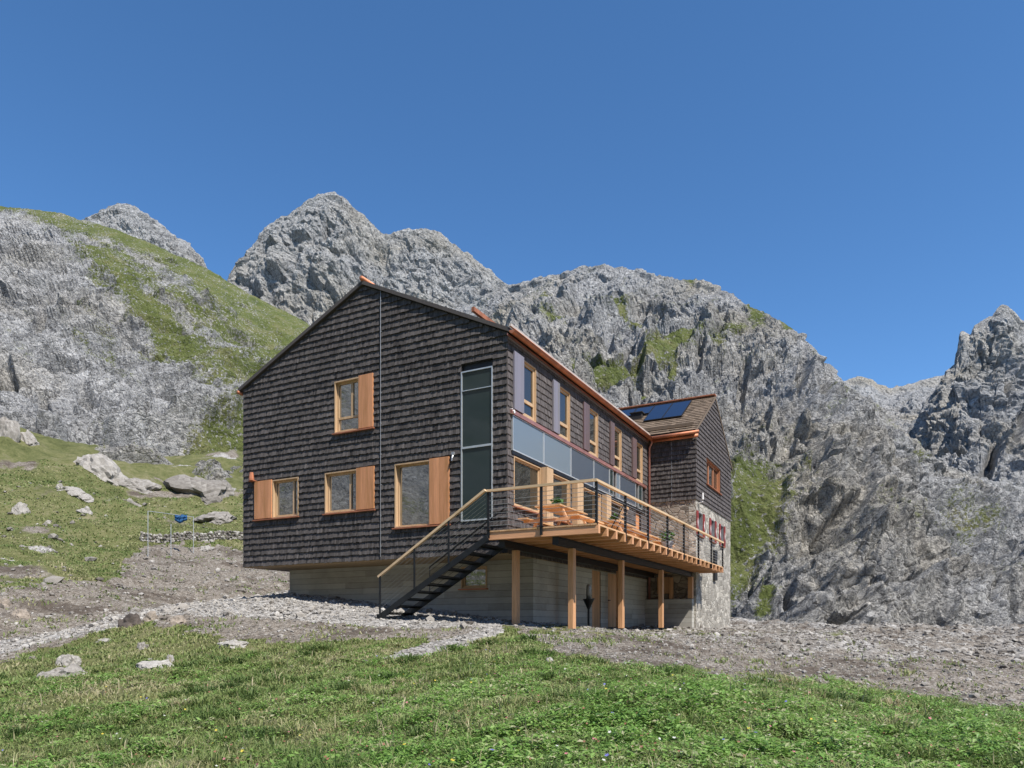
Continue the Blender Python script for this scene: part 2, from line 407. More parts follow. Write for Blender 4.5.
def cladding(parent, mp, s0, s1, z0, ztop, ops, mat, h=.187, butt=.040, w=(.04, .10), name='shingle_cladding', seed=3):
    rd = random.Random(seed); b = MB(); edges = sorted({e for o in ops for e in (o[0], o[1])})
    zmax = max(ztop(s0), ztop(s1), *[ztop(s0 + (s1 - s0) * i / 20) for i in range(21)])
    r = 0
    while z0 + r * h < zmax:
        zr = z0 + r * h; s = s0; rowt = rd.uniform(-.08, .08)
        while s < s1 - 1e-4:
            e = min(s + rd.uniform(*w), s1)
            for q in edges:
                if s + 1e-4 < q < e - 1e-4: e = q; break
            zl, zh = zr + rd.uniform(-.014, .010), zr + h * 1.12
            hit = False; sm = (s + e) / 2
            for o in ops:
                if o[0] - 1e-4 <= sm <= o[1] + 1e-4:
                    if o[2] <= zl + .03 and o[3] >= zr + h - .03: hit = True; break
                    if zl < o[3] < zr + h: zl = o[3]
                    elif zl < o[2] < zh: zh = o[2]
            if not hit:
                ha, hb = min(zh, ztop(s)), min(zh, ztop(e))
                if min(ha, hb) > zl + .02:
                    k = rd.uniform(-.006, .008); th = .016
                    D = lambda z: (butt + k) * (1 - (z - zr) / (h * 1.15)) + .003
                    g = rd.choice((.002, .002, .004, .007))
                    t = min(1, max(0, rd.gauss(.5, .17) + rowt * .6))
                    b.hexa([mp(s + g, zl, max(D(zl) - th, .001)), mp(e - g, zl, max(D(zl) - th, .001)), mp(e - g, zl, D(zl)), mp(s + g, zl, D(zl)),
                            mp(s + g, ha, .001), mp(e - g, hb, .001), mp(e - g, hb, max(D(hb), .004)), mp(s + g, ha, max(D(ha), .004))], t)
            s = e
        r += 1
    return b.build(name, mat, parent)
def mbox(b, mp, s0, s1, z0, z1, d0, d1, tone=.5):
    return b.hexa([mp(s0, z0, d0), mp(s1, z0, d0), mp(s1, z0, d1), mp(s0, z0, d1), mp(s0, z1, d0), mp(s1, z1, d0), mp(s1, z1, d1), mp(s0, z1, d1)], tone)

def window(root, mp, s0, s1, z0, z1, shutter=None, mull=(), transom=None, deep=.075, fw=.055, sill=True, lab=None, shmat='shutter', glass='glass', framemat='frame', proud=.045, shlab=None):
    b = MB()
    # timber lining of the opening, then the sash frame
    for a in ((s0, s0 + .035, z0, z1), (s1 - .035, s1, z0, z1)): mbox(b, mp, *a, -deep - .06, proud)
    mbox(b, mp, s0 + .036, s1 - .036, z1 - .035, z1, -deep - .06, proud); mbox(b, mp, s0 + .036, s1 - .036, z0, z0 + .03, -deep - .06, proud - .01)
    a0, a1, c0, c1 = s0 + .037, s1 - .037, z0 + .032, z1 - .037
    mbox(b, mp, a0, a0 + fw, c0, c1, -deep - .05, -deep + .02); mbox(b, mp, a1 - fw, a1, c0, c1, -deep - .05, -deep + .02)
    mbox(b, mp, a0 + fw, a1 - fw, c1 - fw, c1, -deep - .05, -deep + .02); mbox(b, mp, a0 + fw, a1 - fw, c0, c0 + fw, -deep - .05, -deep + .02)
    for x in mull: mbox(b, mp, x - fw * .7, x + fw * .7, (transom + fw * .6) if transom else c0 + fw, c1 - fw, -deep - .048, -deep + .022)
    if transom: mbox(b, mp, a0 + fw, a1 - fw, transom - fw * .6, transom + fw * .6, -deep - .047, -deep + .024)
    o = b.build('window', M[framemat], root)
    if lab: o['label'] = lab
    g = MB(); mbox(g, mp, a0 + .01, a1 - .01, c0 + .01, c1 - .01, -deep - .035, -deep - .015); g.build('pane', M[glass], o)
    if sill:
        x0, x1 = (min(s0, shutter[0]), max(s1, shutter[1])) if shutter else (s0, s1)
        k = MB(); mbox(k, mp, x0 - .06, x1 + .04, z0 - .05, z0 - .015, -.02, .10); k.build('sill', M['copper'], o)
    if shutter:
        k = MB(); n = max(2, round((shutter[1] - shutter[0]) / .17)); w = (shutter[1] - shutter[0]) / n
        for i in range(n): mbox(k, mp, shutter[0] + i * w + .001, shutter[0] + (i + 1) * w - .001, z0 + .01, z1 + .02, .048, .078, random.uniform(.2, .8))
        mbox(k, mp, shutter[0] + .002, shutter[0] + .03, z0 + .012, z1 + .018, .02, .047); mbox(k, mp, shutter[1] - .03, shutter[1] - .002, z0 + .012, z1 + .018, .02, .047)
        sh = k.build('shutter', M[shmat], o)
        if shlab: sh['label'] = shlab
    return o
def bounds(wn):     # opening incl. the shutter's footprint stays clad; only the window is cut
    return (wn[0], wn[1], wn[2], wn[3])

# ------------------------------------------------------------------ the new house
HUT = thing('mountain_hut', 'long black shingled mountain hut with orange shutters standing on a concrete basement', 'house', 0, 0, -.15)
G = gable_map(0.0); SD = side_map(0.0)
RU, RZ = -4.85, 10.12                     # ridge (under side of roof)
def hut_top(s): return RZ - (RZ - 7.80) * (abs(s - RU) / (RU + 9.94) if s < RU else (s - RU) / (0 - RU))
left = [(1.93, -9.94), (7.80, -9.94), (RZ, RU - .001)]; right = [(1.93, 0), (7.80, 0), (RZ, RU + .001)]
gw = [(-5.97, -5.01, 5.85, 7.42), (-8.59, -7.46, 3.45, 4.67), (-6.36, -5.10, 3.43, 4.67), (-3.69, -2.46, 2.82, 4.66), (-1.42, -.42, 2.84, 7.18)]
w_ = wall(HUT, 'gable_wall', G, left, right, 1.93, RZ, gw, M['backing'], kinks=(7.80,))
cl = cladding(w_, G, -9.95, 0.03, 1.92, lambda s: hut_top(s) - .01, gw, M['shingle'])
window(HUT, G, *gw[0], shutter=(-5.0, -4.47), mull=(-5.36,), transom=6.30, lab='tall upper gable window with shutter on its right')
window(HUT, G, *gw[1], shutter=(-9.37, -8.60), mull=(-7.75,), lab='lower gable window with shutter on its left')
window(HUT, G, *gw[2], shutter=(-5.09, -4.43), mull=(-5.42,), lab='lower gable window with two sashes and shutter on its right')
window(HUT, G, *gw[3], shutter=(-2.45, -1.80), fw=.04, deep=.10, lab='large single pane gable window with shutter on its right')
# collector strip on the gable
b = MB()
for s0, s1, z0, z1 in ((-1.42, -1.385, 2.84, 6.96), (-.455, -.42, 2.84, 6.96), (-1.385, -.455, 2.84, 2.88), (-1.385, -.455, 6.925, 6.96), (-1.385, -.455, 4.83, 4.885), (-1.385, -.455, 6.41, 6.43)):
    mbox(b, G, s0, s1, z0, z1, -.06, .05)
cp = b.build('glass_panel', M['alu'], HUT); cp['label'] = 'tall dark green glass panel strip in aluminium frame'
b = MB(); mbox(b, G, -1.39, -.45, 2.87, 6.93, -.04, .02); b.build('pane', M['glass_dark'], cp)
b = MB(); mbox(b, G, -1.41, -.43, 6.965, 7.175, -.10, -.06); b.build('vent_recess', M['steel'], cp)

# the long side
fr = [(.86, 1.72), (3.27, 4.17), (5.72, 6.63), (8.16, 9.08), (10.76, 11.67)]
sh = [(.28, .85), (2.79, 3.26), (5.21, 5.71), (7.72, 8.15), (10.23, 10.75)]
fw_ops = [(a, b_, 5.82, 7.37) for a, b_ in fr]
lw_ops = [(.34, 2.02, 3.23, 4.58), (2.56, 4.16, 3.23, 4.58), (5.02, 6.88, 3.23, 4.58), (7.54, 9.20, 3.23, 4.58), (10.78, 11.46, 2.38, 4.56)]
band = (.2, 11.95, 4.66, 5.78)
sl = [(1.93, 0.0), (7.9, 0.0)]; sr = [(1.93, 12.42), (7.9, 12.42)]
w2 = wall(HUT, 'side_wall', SD, [(1.93, .302), (7.8, .302)], sr, 1.93, 7.80, fw_ops + lw_ops, M['backing'])
cladding(w2, SD, -.01, 12.42, 1.92, lambda s: 7.62, fw_ops + lw_ops + [band], M['shingle_side'], butt=.026, seed=5)
b = MB(); mbox(b, SD, 0.0, 12.4, 7.625, 7.74, .002, .035); b.build('eave_board', M['shutter_grey'], HUT)
for k, ((a, b_), s_) in enumerate(zip(fr, sh)):
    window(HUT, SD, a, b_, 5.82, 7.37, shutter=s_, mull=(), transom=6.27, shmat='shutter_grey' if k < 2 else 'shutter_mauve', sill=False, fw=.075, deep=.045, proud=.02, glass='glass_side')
# brown flashing above the glass band
b = MB(); mbox(b, SD, .12, 12.0, 5.665, 5.77, .002, .09); b.build('flashing', M['copper_pink'], HUT)
for a, b_, mm, lb in ((.22, 2.15, 'glass_sky', 'parapet glass panel with pale sky reflection in its colour'), (2.17, 4.155, 'glass_sky', 'parapet glass panel with pale sky reflection in its colour'), (4.165, 6.13, 'glass_rock', 'parapet glass panel with dark rock reflection in its colour'),
                      (6.14, 7.66, 'glass_rock', 'parapet glass panel with dark rock reflection in its colour'), (7.68, 8.07, 'glass_dark', None), (8.40, 8.76, 'glass_sky', None), (8.78, 10.69, 'glass_rock', 'parapet glass panel with dark rock reflection in its colour'), (11.04, 11.5, 'glass_dark', None)):
    b = MB()
    for q in ((a, a + .025, 4.70, 5.655), (b_ - .025, b_, 4.70, 5.655), (a + .025, b_ - .025, 4.70, 4.735), (a + .025, b_ - .025, 5.635, 5.655)): mbox(b, SD, *q, .003, .06)
    o = b.build('glass_panel', M['alu'], HUT)
    if lb: o['label'] = lb
    b = MB(); mbox(b, SD, a + .02, b_ - .02, 4.725, 5.645, .005, .045); b.build('pane', M[mm], o)
b = MB(); mbox(b, SD, .2, 11.95, 4.60, 4.695, -.01, .05); b.build('steel_lintel', M['steel'], HUT)
for a in lw_ops[:4]:
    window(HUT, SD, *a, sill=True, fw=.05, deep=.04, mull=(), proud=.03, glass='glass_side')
for a, b_ in ((2.03, 2.46), (4.30, 4.80), (6.95, 7.40)):
    b = MB(); mbox(b, SD, a, b_, 2.38, 4.59, .03, .22); b.build('timber_column', M['frame'], HUT)
b = MB(); mbox(b, SD, 10.79, 11.45, 2.385, 4.55, -.12, -.06); d_ = b.build('door', M['shutter'], HUT)
b = MB(); b.tube([SD(10.87, 3.4, -.06), SD(10.87, 3.4, 0), SD(10.99, 3.4, 0)], .014, 6); b.build('handle', M['steel'], d_)

# other walls (out of view, but the house is whole)
b = MB(); b.box((-9.94, .302, 1.93), (-9.64, 12.4, 7.8)); b.build('side_wall', M['backing'], HUT)
b = MB(); b.hexa([(-9.63, 12.1, 1.93), (-.31, 12.1, 1.93), (-.31, 12.4, 1.93), (-9.63, 12.4, 1.93), (-9.63, 12.1, 7.75), (-.31, 12.1, 7.75), (-.31, 12.4, 7.75), (-9.63, 12.4, 7.75)])
b.hexa([(-9.63, 12.1, 7.751), (-.31, 12.1, 7.751), (-.31, 12.4, 7.751), (-9.63, 12.4, 7.751), (RU - .01, 12.1, RZ), (RU + .01, 12.1, RZ), (RU + .01, 12.4, RZ), (RU - .01, 12.4, RZ)]); b.build('gable_wall', M['backing'], HUT)
b = MB(); b.box((-9.93, .01, 1.90), (.0, 12.4, 1.928)); b.build('soffit', M['soffit'], HUT)
# roof
b = MB(); th = .11; ru, rz = RU, RZ + .012
def slab(u0, z0, u1, z1, v0, v1, t):
    b.hexa([(u0, v0, z0), (u1, v0, z1), (u1, v1, z1), (u0, v1, z0), (u0, v0, z0 + t), (u1, v0, z1 + t), (u1, v1, z1 + t), (u0, v1, z0 + t)])
slab(-10.12, 7.80 - .07, ru, rz, -.10, 12.55, th); slab(ru, rz, .12, 7.80 - .045, -.10, 12.55, th)
rf = b.build('roof', M['shingle'], HUT)
b = MB(); b.tube([(ru, -.14, rz + th + .05), (ru, 12.5, rz + th + .05)], .075, 8); b.build('ridge_cap', M['copper'], rf, True)
b = MB(); zz = hut_top(-1.0) + .30
b.bar((-1.0, -.11, zz), (-1.0, 12.4, zz), .09, .12); b.build('snow_guard', M['copper'], rf)
b = MB(); b.bar((.15, -.12, 7.92), (.15, 12.5, 7.92), .06, .07); b.build('roof_edge', M['tin'], rf)
b = MB(); pr = .085
P_ = [(.215 + pr * math.cos(t), 7.77 + pr * math.sin(t)) for t in [math.pi * (1 + i / 8) for i in range(9)]]
for (x0, z0), (x1, z1) in zip(P_, P_[1:]):
    b.face([(x0, -.13, z0), (x1, -.13, z1), (x1, 12.42, z1), (x0, 12.42, z0)]); b.face([(x0 * .985 + .004, -.13, z0 + .004), (x1 * .985 + .004, -.13, z1 + .004), (x1 * .985 + .004, 12.42, z1 + .004), (x0 * .985 + .004, 12.42, z0 + .004)])
b.face([(x, -.13, z) for x, z in P_]); b.tube([(.30, -.13, 7.77), (.30, 12.42, 7.77)], .014, 6)
for k in range(14): b.box((.12, .1 + k * .93, 7.76), (.31, .13 + k * .93, 7.78))
gt = b.build('gutter', M['copper'], HUT, True)
b = MB(); b.bar((.06, -.1, 7.70), (.06, 12.42, 7.70), .02, .05); b.build('drip_edge', M['copper_pink'], HUT)
b = MB(); b.tube([(.215, 12.30, 7.72), (.215, 12.30, 7.6), (.10, 12.34, 7.4), (.10, 12.34, -.1)], .05, 8)
b.build('downpipe', M['copper_pink'], HUT, True)
b = MB(); b.tube([(-10.10, -.12, 7.72), (-10.10, 12.4, 7.72)], .06, 8); b.build('gutter', M['copper'], HUT, True)
# lightning conductor and fittings on the gable
b = MB(); b.tube([(-4.19, -.055, hut_top(-4.19) + .05), (-4.19, -.055, 2.0)], .009, 5)
for z in np.arange(2.3, 9.6, .9): b.box((-4.21, -.05, z), (-4.17, -.0, z + .03))
b.build('lightning_conductor', M['galv'], HUT)
b = MB(); b.tube([(-9.40, -.04, 4.74), (-9.40, -.16, 4.76)], .02, 6); b.tube([(-9.40, -.16, 4.72), (-9.40, -.16, 4.78), (-9.40, -.16, 4.98)], [.085, .085, .06], 8); b.box((-9.56, -.16, 4.70), (-9.30, -.03, 4.725))
b.build('wall_lamp', M['copper'], HUT)
b = MB(); b.box((-1.70, -.10, 4.70), (-1.62, -.03, 4.78)); b.tube([(-1.66, -.08, 4.68), (-1.66, -.12, 4.60), (-1.66, -.14, 4.52)], [.03, .028, .015], 7); b.build('wall_lamp', M['galv'], HUT)
b = MB(); b.tube([SD(.20, 5.72, .04), SD(.20, 5.72, .12)], .05, 7); b.box((.03, .14, 5.66), (.08, .18, 5.80)); b.build('wall_lamp', M['white'], HUT)
# basement
BG = gable_map(1.57)
bw = [(-2.42, -1.52, 1.10, 1.75)]
wb = wall(HUT, 'basement_wall', BG, [(-1.2, -9.47), (1.9, -9.47)], [(-1.2, 0), (1.9, 0)], -1.2, 1.898, bw, M['concrete'])
window(HUT, BG, *bw[0], sill=True, lab='small basement window behind the stairs', proud=.02)
dr = [(6.11, 6.95, -.12, 1.885), (7.65, 9.25, -.12, 1.885)]
wall(HUT, 'basement_wall', side_map(-.002), [(-1.2, 1.872), (1.9, 1.872)], [(-1.2, 12.4), (1.9, 12.4)], -1.2, 1.898, dr, M['concrete'])
for s0, s1, z0, z1 in dr:
    b = MB(); n = round((s1 - s0) / .14); w = (s1 - s0) / n
    for i in range(n): mbox(b, SD, s0 + i * w + .002, s0 + (i + 1) * w - .002, z0, z1, -.10, -.045, random.uniform(.2, .8))
    d_ = b.build('door', M['larch'], HUT)
    b = MB(); b.tube([SD(s0 + .12, .9, -.045), SD(s0 + .12, .9, 0.01), SD(s0 + .24, .9, 0.01)], .014, 6); b.build('handle', M['steel'], d_)
b = MB(); b.box((-9.47, 1.872, -1.2), (-9.17, 12.4, 1.898)); b.box((-9.169, 12.1, -1.2), (-.303, 12.4, 1.898)); b.build('basement_wall', M['concrete'], HUT)

# ------------------------------------------------------------------ the old stone house behind
OLD = thing('stone_house', 'older gabled house of rubble stone with dark shingled upper floor at the right end', 'house', 2.0, 12.5, -.3)
OG = gable_map(12.42); OS = side_map(2.02); VR, ZR = 15.9, 10.18
def old_top(s): return ZR - (ZR - 7.85) * (abs(s - VR) / (VR - 12.3) if s < VR else (s - VR) / (19.55 - VR))
wf = wall(OLD, 'stone_wall', OG, [(-1.2, -3.0), (8, -3.0)], [(-1.2, 1.72), (8, 1.72)], -1.2, 5.14, [], M['masonry'], thick=.3)
wall(OLD, 'upper_wall', OG, [(5.15, -3.0), (8, -3.0)], [(5.15, 1.72), (8, 1.72)], 5.15, 7.95, [], M['backing'], thick=.3)
cladding(OLD, gable_map(12.415), .02, 2.045, 5.13, lambda s: 7.95, [], M['shingle'], seed=9, h=.187)
ow = [(14.2, 17.05, 6.08, 7.22)]
lo = [(12.75, 13.55, 3.70, 4.68), (15.1, 15.85, 3.70, 4.68), (17.1, 17.8, 3.70, 4.68)]
wall(OLD, 'stone_wall', OS, [(-1.2, 12.42), (8, 12.42)], [(-1.2, 19.5), (8, 19.5)], -1.2, 5.14, lo, M['masonry_sunlit'], thick=.29)
up = wall(OLD, 'upper_wall', OS, [(5.15, 12.42), (7.9, 12.42), (ZR, VR - .001)], [(5.15, 19.5), (7.9, 19.5), (ZR, VR + .001)], 5.15, ZR, ow, M['backing'], thick=.29, kinks=(7.9,))
cladding(up, OS, 12.39, 19.52, 5.12, lambda s: old_top(s) - .01, ow, M['shingle_side'], seed=12, h=.187)
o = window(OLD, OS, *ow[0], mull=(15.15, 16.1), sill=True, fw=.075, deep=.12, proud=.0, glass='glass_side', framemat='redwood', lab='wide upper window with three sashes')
for k, (s0, s1, z0, z1) in enumerate(lo):
    o = window(OLD, OS, s0, s1, z0, z1, sill=True, fw=.06, framemat='galv', proud=.005, deep=.16)
    for q0, q1 in ((s0 - .30, s0 - .03), (s1 + .03, s1 + .30)):
        b = MB(); mbox(b, OS, q0, q1, z0, z1, .01, .045); shu = b.build('shutter', M['red'], o); shu['label'] = 'red shutter with white diamond field'
        b = MB(); m_ = (q0 + q1) / 2; zc = (z0 + z1) / 2
        b.hexa([OS(m_, zc - .2, .046), OS(q1 - .08, zc, .046), OS(m_, zc + .2, .046), OS(q0 + .08, zc, .046), OS(m_, zc - .2, .052), OS(q1 - .08, zc, .052), OS(m_, zc + .2, .052), OS(q0 + .08, zc, .052)])
        b.build('painted_field', M['white'], shu)
b = MB(); b.box((-3.0, 19.2, -1.2), (1.72, 19.5, 7.9)); b.build('stone_wall', M['masonry'], OLD)
# roof of the old house
b = MB(); u0, u1 = -3.2, 2.055
def rslab(vA, zA, vB, zB, t, bb): bb.hexa([(u0, vA, zA), (u1, vA, zA), (u1, vB, zB), (u0, vB, zB), (u0, vA, zA + t), (u1, vA, zA + t), (u1, vB, zB + t), (u0, vB, zB + t)])
rslab(12.20, 7.78, VR, ZR + .01, .10, b); rslab(VR, ZR + .01, 19.75, 7.72, .10, b)
orf = b.build('roof', M['backing'], OLD)
# overlapping courses of roof shingles on the slope that faces the path
kz = (ZR + .01 - 7.80) / (VR - 12.20); L_ = math.hypot(VR - 12.20, ZR + .01 - 7.80); dv, dz = (VR - 12.20) / L_, (ZR + .01 - 7.80) / L_
def RM(s, t, d): return (s, 12.20 + t * dv - d * dz, 7.80 + t * dz + .10 * dv + .10 * .0 + d * dv + .02)
cladding(orf, RM, u0, u1, 0.0, lambda s: L_, [], M['shingle_roof'], h=.24, butt=.028, w=(.10, .24), seed=21)
b = MB(); b.bar((u0, VR, ZR + .17), (u1 + .02, VR, ZR + .17), .34, .05); b.build('ridge_board', M['copper'], orf)
b = MB()
b.hexa([(u1 + .002, 12.2, 7.78), (u1 + .02, 12.2, 7.78), (u1 + .02, VR, ZR - .0), (u1 + .002, VR, ZR - .0), (u1 + .002, 12.2, 7.89), (u1 + .02, 12.2, 7.89), (u1 + .02, VR, ZR + .11), (u1 + .002, VR, ZR + .11)])
b.hexa([(u1 + .002, VR, ZR - .0), (u1 + .02, VR, ZR - .0), (u1 + .02, 19.75, 7.70), (u1 + .002, 19.75, 7.70), (u1 + .002, VR, ZR + .11), (u1 + .02, VR, ZR + .11), (u1 + .02, 19.75, 7.81), (u1 + .002, 19.75, 7.81)])
b.build('verge_board', M['shingle_roof'], orf)
for k in (0.30, .52):
    b = MB(); p = RM(0, k, .12); b.bar((u0 + .2, p[1], p[2]), (1.9, p[1], p[2]), .05, .06); b.build('snow_guard', M['shingle_roof'], orf)
b = MB(); b.tube([(-.0, 12.16, 7.76), (2.2, 12.16, 7.80)], .07, 10); b.bar((0.2, 12.30, 7.68), (2.14, 12.30, 7.68), .02, .14)
b.build('gutter', M['copper'], OLD, True)
def pvpanel(s0, s1, t0, t1):
    b = MB()
    for q in ((s0, s1, t0, t0 + .03), (s0, s1, t1 - .03, t1), (s0, s0 + .03, t0 + .03, t1 - .03), (s1 - .03, s1, t0 + .03, t1 - .03)):
        mbox(b, RM, q[0], q[1], q[2], q[3], .06, .11)
    o = b.build('solar_panel', M['steel'], OLD)
    b = MB(); mbox(b, RM, s0 + .02, s1 - .02, t0 + .02, t1 - .02, .07, .105); b.build('pane', M['pv'], o)
tA, tB = (13.75 - 12.20) / dv, (15.55 - 12.20) / dv
tM = (tA + tB) / 2
for a, b_ in ((-.60, .24), (.245, 1.1)): pvpanel(a, b_, tA, tB)
for a, b_ in ((-2.3, -1.46), (-1.455, -.61)): pvpanel(a, b_, tM + .02, tB)
b = MB(); p = RM(0, (14.35 - 12.20) / dv, 0)
b.box((-1.35, p[1] - .12, p[2] - .2), (-.85, p[1] + .2, p[2] + .26)); b.box((-1.40, p[1] - .16, p[2] + .262), (-.80, p[1] + .25, p[2] + .30)); b.build('roof_hatch', M['backing'], orf)
b = MB(); b.tube([(1.03, 12.385, 7.9), (1.03, 12.385, 5.1), (1.03, 12.46, 4.9), (1.03, 12.46, 1.2)], .009, 5); b.build('lightning_conductor', M['galv'], OLD)
b = MB(); b.box((2.025, 15.55, 2.0), (2.12, 16.05, 3.35)); b.build('meter_box', M['steel'], OLD)
b = MB(); b.tube([(2.03, 12.75, 5.0), (2.22, 12.75, 5.05), (2.22, 12.75, 5.15)], .02, 6); b.tube([(2.22, 12.75, 5.15), (2.22, 12.75, 5.42)], [.05, .035], 7); b.build('wall_lamp', M['white'], OLD)
b = MB(); b.box((-.3, 12.05, -1.2), (1.95, 12.495, 1.06)); b.build('plinth', M['concrete'], OLD)
b = MB(); b.box((.45, 12.3, 1.30), (.95, 12.49, 1.98)); b.box((.98, 12.2, 1.07), (1.12, 12.34, 1.95)); b.build('timber_frame', M['larch'], OLD)

# ------------------------------------------------------------------ terrace
TER = thing('timber_terrace', 'raised larch terrace on timber posts along the long side of the hut', 'terrace', 1.5, -1.1, -.12)
b = MB()
for i in range(19):
    u = .10 + i * .152; b.box((u, -1.15, 2.332), (u + .144, 13.05, 2.372), random.uniform(.2, .8))
b.build('decking', M['larch_v'], TER)
for k in range(23):
    v = -1.13 + k * .638; b = MB(); b.box((.06, v, 2.14), (2.99 if k else 3.02, v + .12, 2.33), random.uniform(.25, .75)); b.build('joist', M['larch_u'], TER)
for u, v0, v1 in ((.40, -1.0, 12.0), (1.87, -1.0, 12.3)):
    b = MB(); b.box((u - .08, v0, 1.945), (u + .08, v1, 1.965)); b.box((u - .08, v0, 2.115), (u + .08, v1, 2.136)); b.box((u - .012, v0, 1.966), (u + .012, v1, 2.114))
    b.box((u - .08, v0 - .012, 1.945), (u + .08, v0, 2.136)); b.build('steel_beam', M['steel'], TER)
for u, vs in ((.40, (-.26, 3.45, 7.7)), (1.87, (.0, 3.75, 7.95))):
    for v in vs:
        b = MB(); b.box((u - .075, v - .09, -.10), (u + .075, v + .09, 1.942)); p = b.build('post', M['larch'], TER, bevel=.008)
        b = MB(); b.box((u - .06, v - .06, -.40), (u + .06, v + .06, -.102)); b.build('post_foot', M['steel'], p)
b = MB(); b.box((1.78, 12.06, 1.075), (1.96, 12.28, 1.942)); b.build('post', M['larch'], TER)
# railing
RV = [-1.10, .95, 2.90, 4.88, 6.85, 8.88, 10.95, 13.02]; RUE = [.10, 1.57]
for u, v in [(2.96, v) for v in RV] + [(u, -1.17) for u in RUE]:
    b = MB(); b.box((u - .03, v - .02, 2.17), (u + .03, v + .02, 3.335)); b.box((u - .05, v - .05, 2.376), (u + .05, v + .05, 2.39)); b.build('railing_post', M['steel'], TER)
b = MB(); b.box((2.915, -1.20, 3.337), (3.005, 13.08, 3.395), .6); b.build('handrail', M['rail'], TER)
b = MB(); b.box((.06, -1.215, 3.337), (2.913, -1.125, 3.395), .6); b.build('handrail', M['rail_u'], TER)
b = MB()
for k in range(8):
    z = 2.48 + k * .105; b.tube([(2.97, -1.12, z), (2.97, 13.0, z)], .0065, 4); b.tube([(.1, -1.175, z), (2.97, -1.175, z)], .0065, 4)
b.build('railing_wire', M['galv'], TER)

# ------------------------------------------------------------------ stairs
ST = thing('steel_staircase', 'black open steel staircase with larch handrail climbing along the gable to the terrace', 'stairs', -3.2, -.7, .15)
s0, s1 = Vector((-3.25, 0, .22)), Vector((.14, 0, 2.18))
for v in (-1.27, -.22):
    b = MB(); a = s0.copy(); c = s1.copy(); a.y = c.y = v
    b.bar(a, c, .03, .15 if v < -1 else .20, tone=.5); b.box((s0.x - .1, v - .012, .02), (s0.x + .22, v + .012, .3)); b.build('stringer', M['steel'], ST)
for k in range(10):
    t = (k + .6) / 10.4; p = s0.lerp(s1, t)
    b = MB(); b.box((p.x - .13, -1.25, p.z - .01), (p.x + .13, -.24, p.z + .012)); b.box((p.x - .13, -1.25, p.z - .05), (p.x - .12, -.24, p.z - .012)); b.build('tread', M['steel'], ST)
hp0, hp1 = Vector((-3.29, -1.27, 1.31)), Vector((.07, -1.27, 3.37))
b = MB(); b.bar(hp0, hp1, .09, .06, tone=.6); b.build('handrail', M['rail_u'], ST)
for t in (.02, .36, .68):
    p = hp0.lerp(hp1, t); b = MB(); b.box((p.x - .025, -1.31, p.z - 1.12), (p.x + .025, -1.285, p.z - .03)); b.build('railing_post', M['steel'], ST)
b = MB()
for k in range(8):
    d = Vector((0, 0, -.12 - .11 * k)); b.tube([hp0 + d, hp1 + d], .0065, 4)
b.build('railing_wire', M['galv'], ST)
i0, i1 = Vector((-2.35, -.20, 1.62)), Vector((.07, -.20, 3.10))
b = MB(); b.tube([i0 - Vector((0, 0, .75)), i0, i1], .02, 6); b.build('inner_rail', M['steel'], ST)
b = MB()
for k in range(5):
    d = Vector((0, 0, -.12 - .13 * k)); b.tube([i0 + d, i1 + d], .0065, 4)
b.build('railing_wire', M['steel'], ST)

# ------------------------------------------------------------------ things on and under the terrace
DZ = 2.374
def picnic(u, v, lab):
    t = thing('picnic_table', lab, 'table', u, v, DZ, 'picnic tables on the terrace'); z = DZ
    b = MB()
    for i in range(5): b.box((u - .36 + i * .146, v - .95, z + .71), (u - .22 + i * .146, v + .95, z + .745), random.uniform(.2, .8))
    b.build('tabletop', M['larch_v'], t)
    for d in (-.72, .72):
        b = MB()
        for i in range(2): b.box((u + d - .135 + i * .14, v - .95, z + .42), (u + d - .005 + i * .14, v + .95, z + .455), random.uniform(.2, .8))
        b.build('seat', M['larch_v'], t)
    for e in (-.65, .65):
        b = MB(); b.bar((u - .28, v + e, z + .708), (u - .62, v + e, z + .0), .05, .09, (0, 1, 0)); b.bar((u + .28, v + e, z + .708), (u + .62, v + e, z + .0), .05, .09, (0, 1, 0))
        b.box((u - .80, v + e - .08, z + .33), (u + .80, v + e - .03, z + .418)); b.build('leg', M['larch'], t)
for (u, v), lab in zip(((1.15, 1.0), (1.5, 4.3), (1.35, 7.6)), ('larch picnic table nearest the stair end of the terrace', 'middle larch picnic table on the terrace behind the railing', 'larch picnic table farthest along the terrace towards the stone house')):
    picnic(u, v, lab)
def plant(u, v, z, h, r, lab, pot='pot', ph=.2, n=70, group=None, name='potted_plant'):
    t = thing(name, lab, 'plant', u, v, z, group)
    b = MB(); b.tube([(u, v, z), (u, v, z + ph * .8), (u, v, z + ph)], [r * .55, r * .75, r * .8], 10); b.build('pot', M[pot], t)
    b = MB()
    for _ in range(n):
        a = random.uniform(0, 6.28); q = random.uniform(.1, 1) * r; hh = ph + random.uniform(.05, 1) * h * (1 - .5 * q / r)
        p = Vector((u + q * math.cos(a), v + q * math.sin(a), z + hh)); d = Vector((random.uniform(-1, 1), random.uniform(-1, 1), random.uniform(-.3, 1))).normalized() * .07
        e = d.cross(Vector((random.random(), random.random(), random.random()))).normalized() * .03
        b.face([p - d, p + e, p + d, p - e])
    for _ in range(6):
        a = random.uniform(0, 6.28); b.bar((u, v, z + ph * .9), (u + r * .6 * math.cos(a), v + r * .6 * math.sin(a), z + ph + h * .7), .008, .008)
    b.build('leaves', M['leaf'], t)
plant(1.12, .75, DZ + .746, .22, .16, 'small green herb in a terracotta pot on the nearest picnic table', 'terracotta', .12, 60)
plant(1.5, 4.2, DZ + .746, .2, .15, 'small green herb in a terracotta pot on the middle picnic table', 'terracotta', .12, 60)
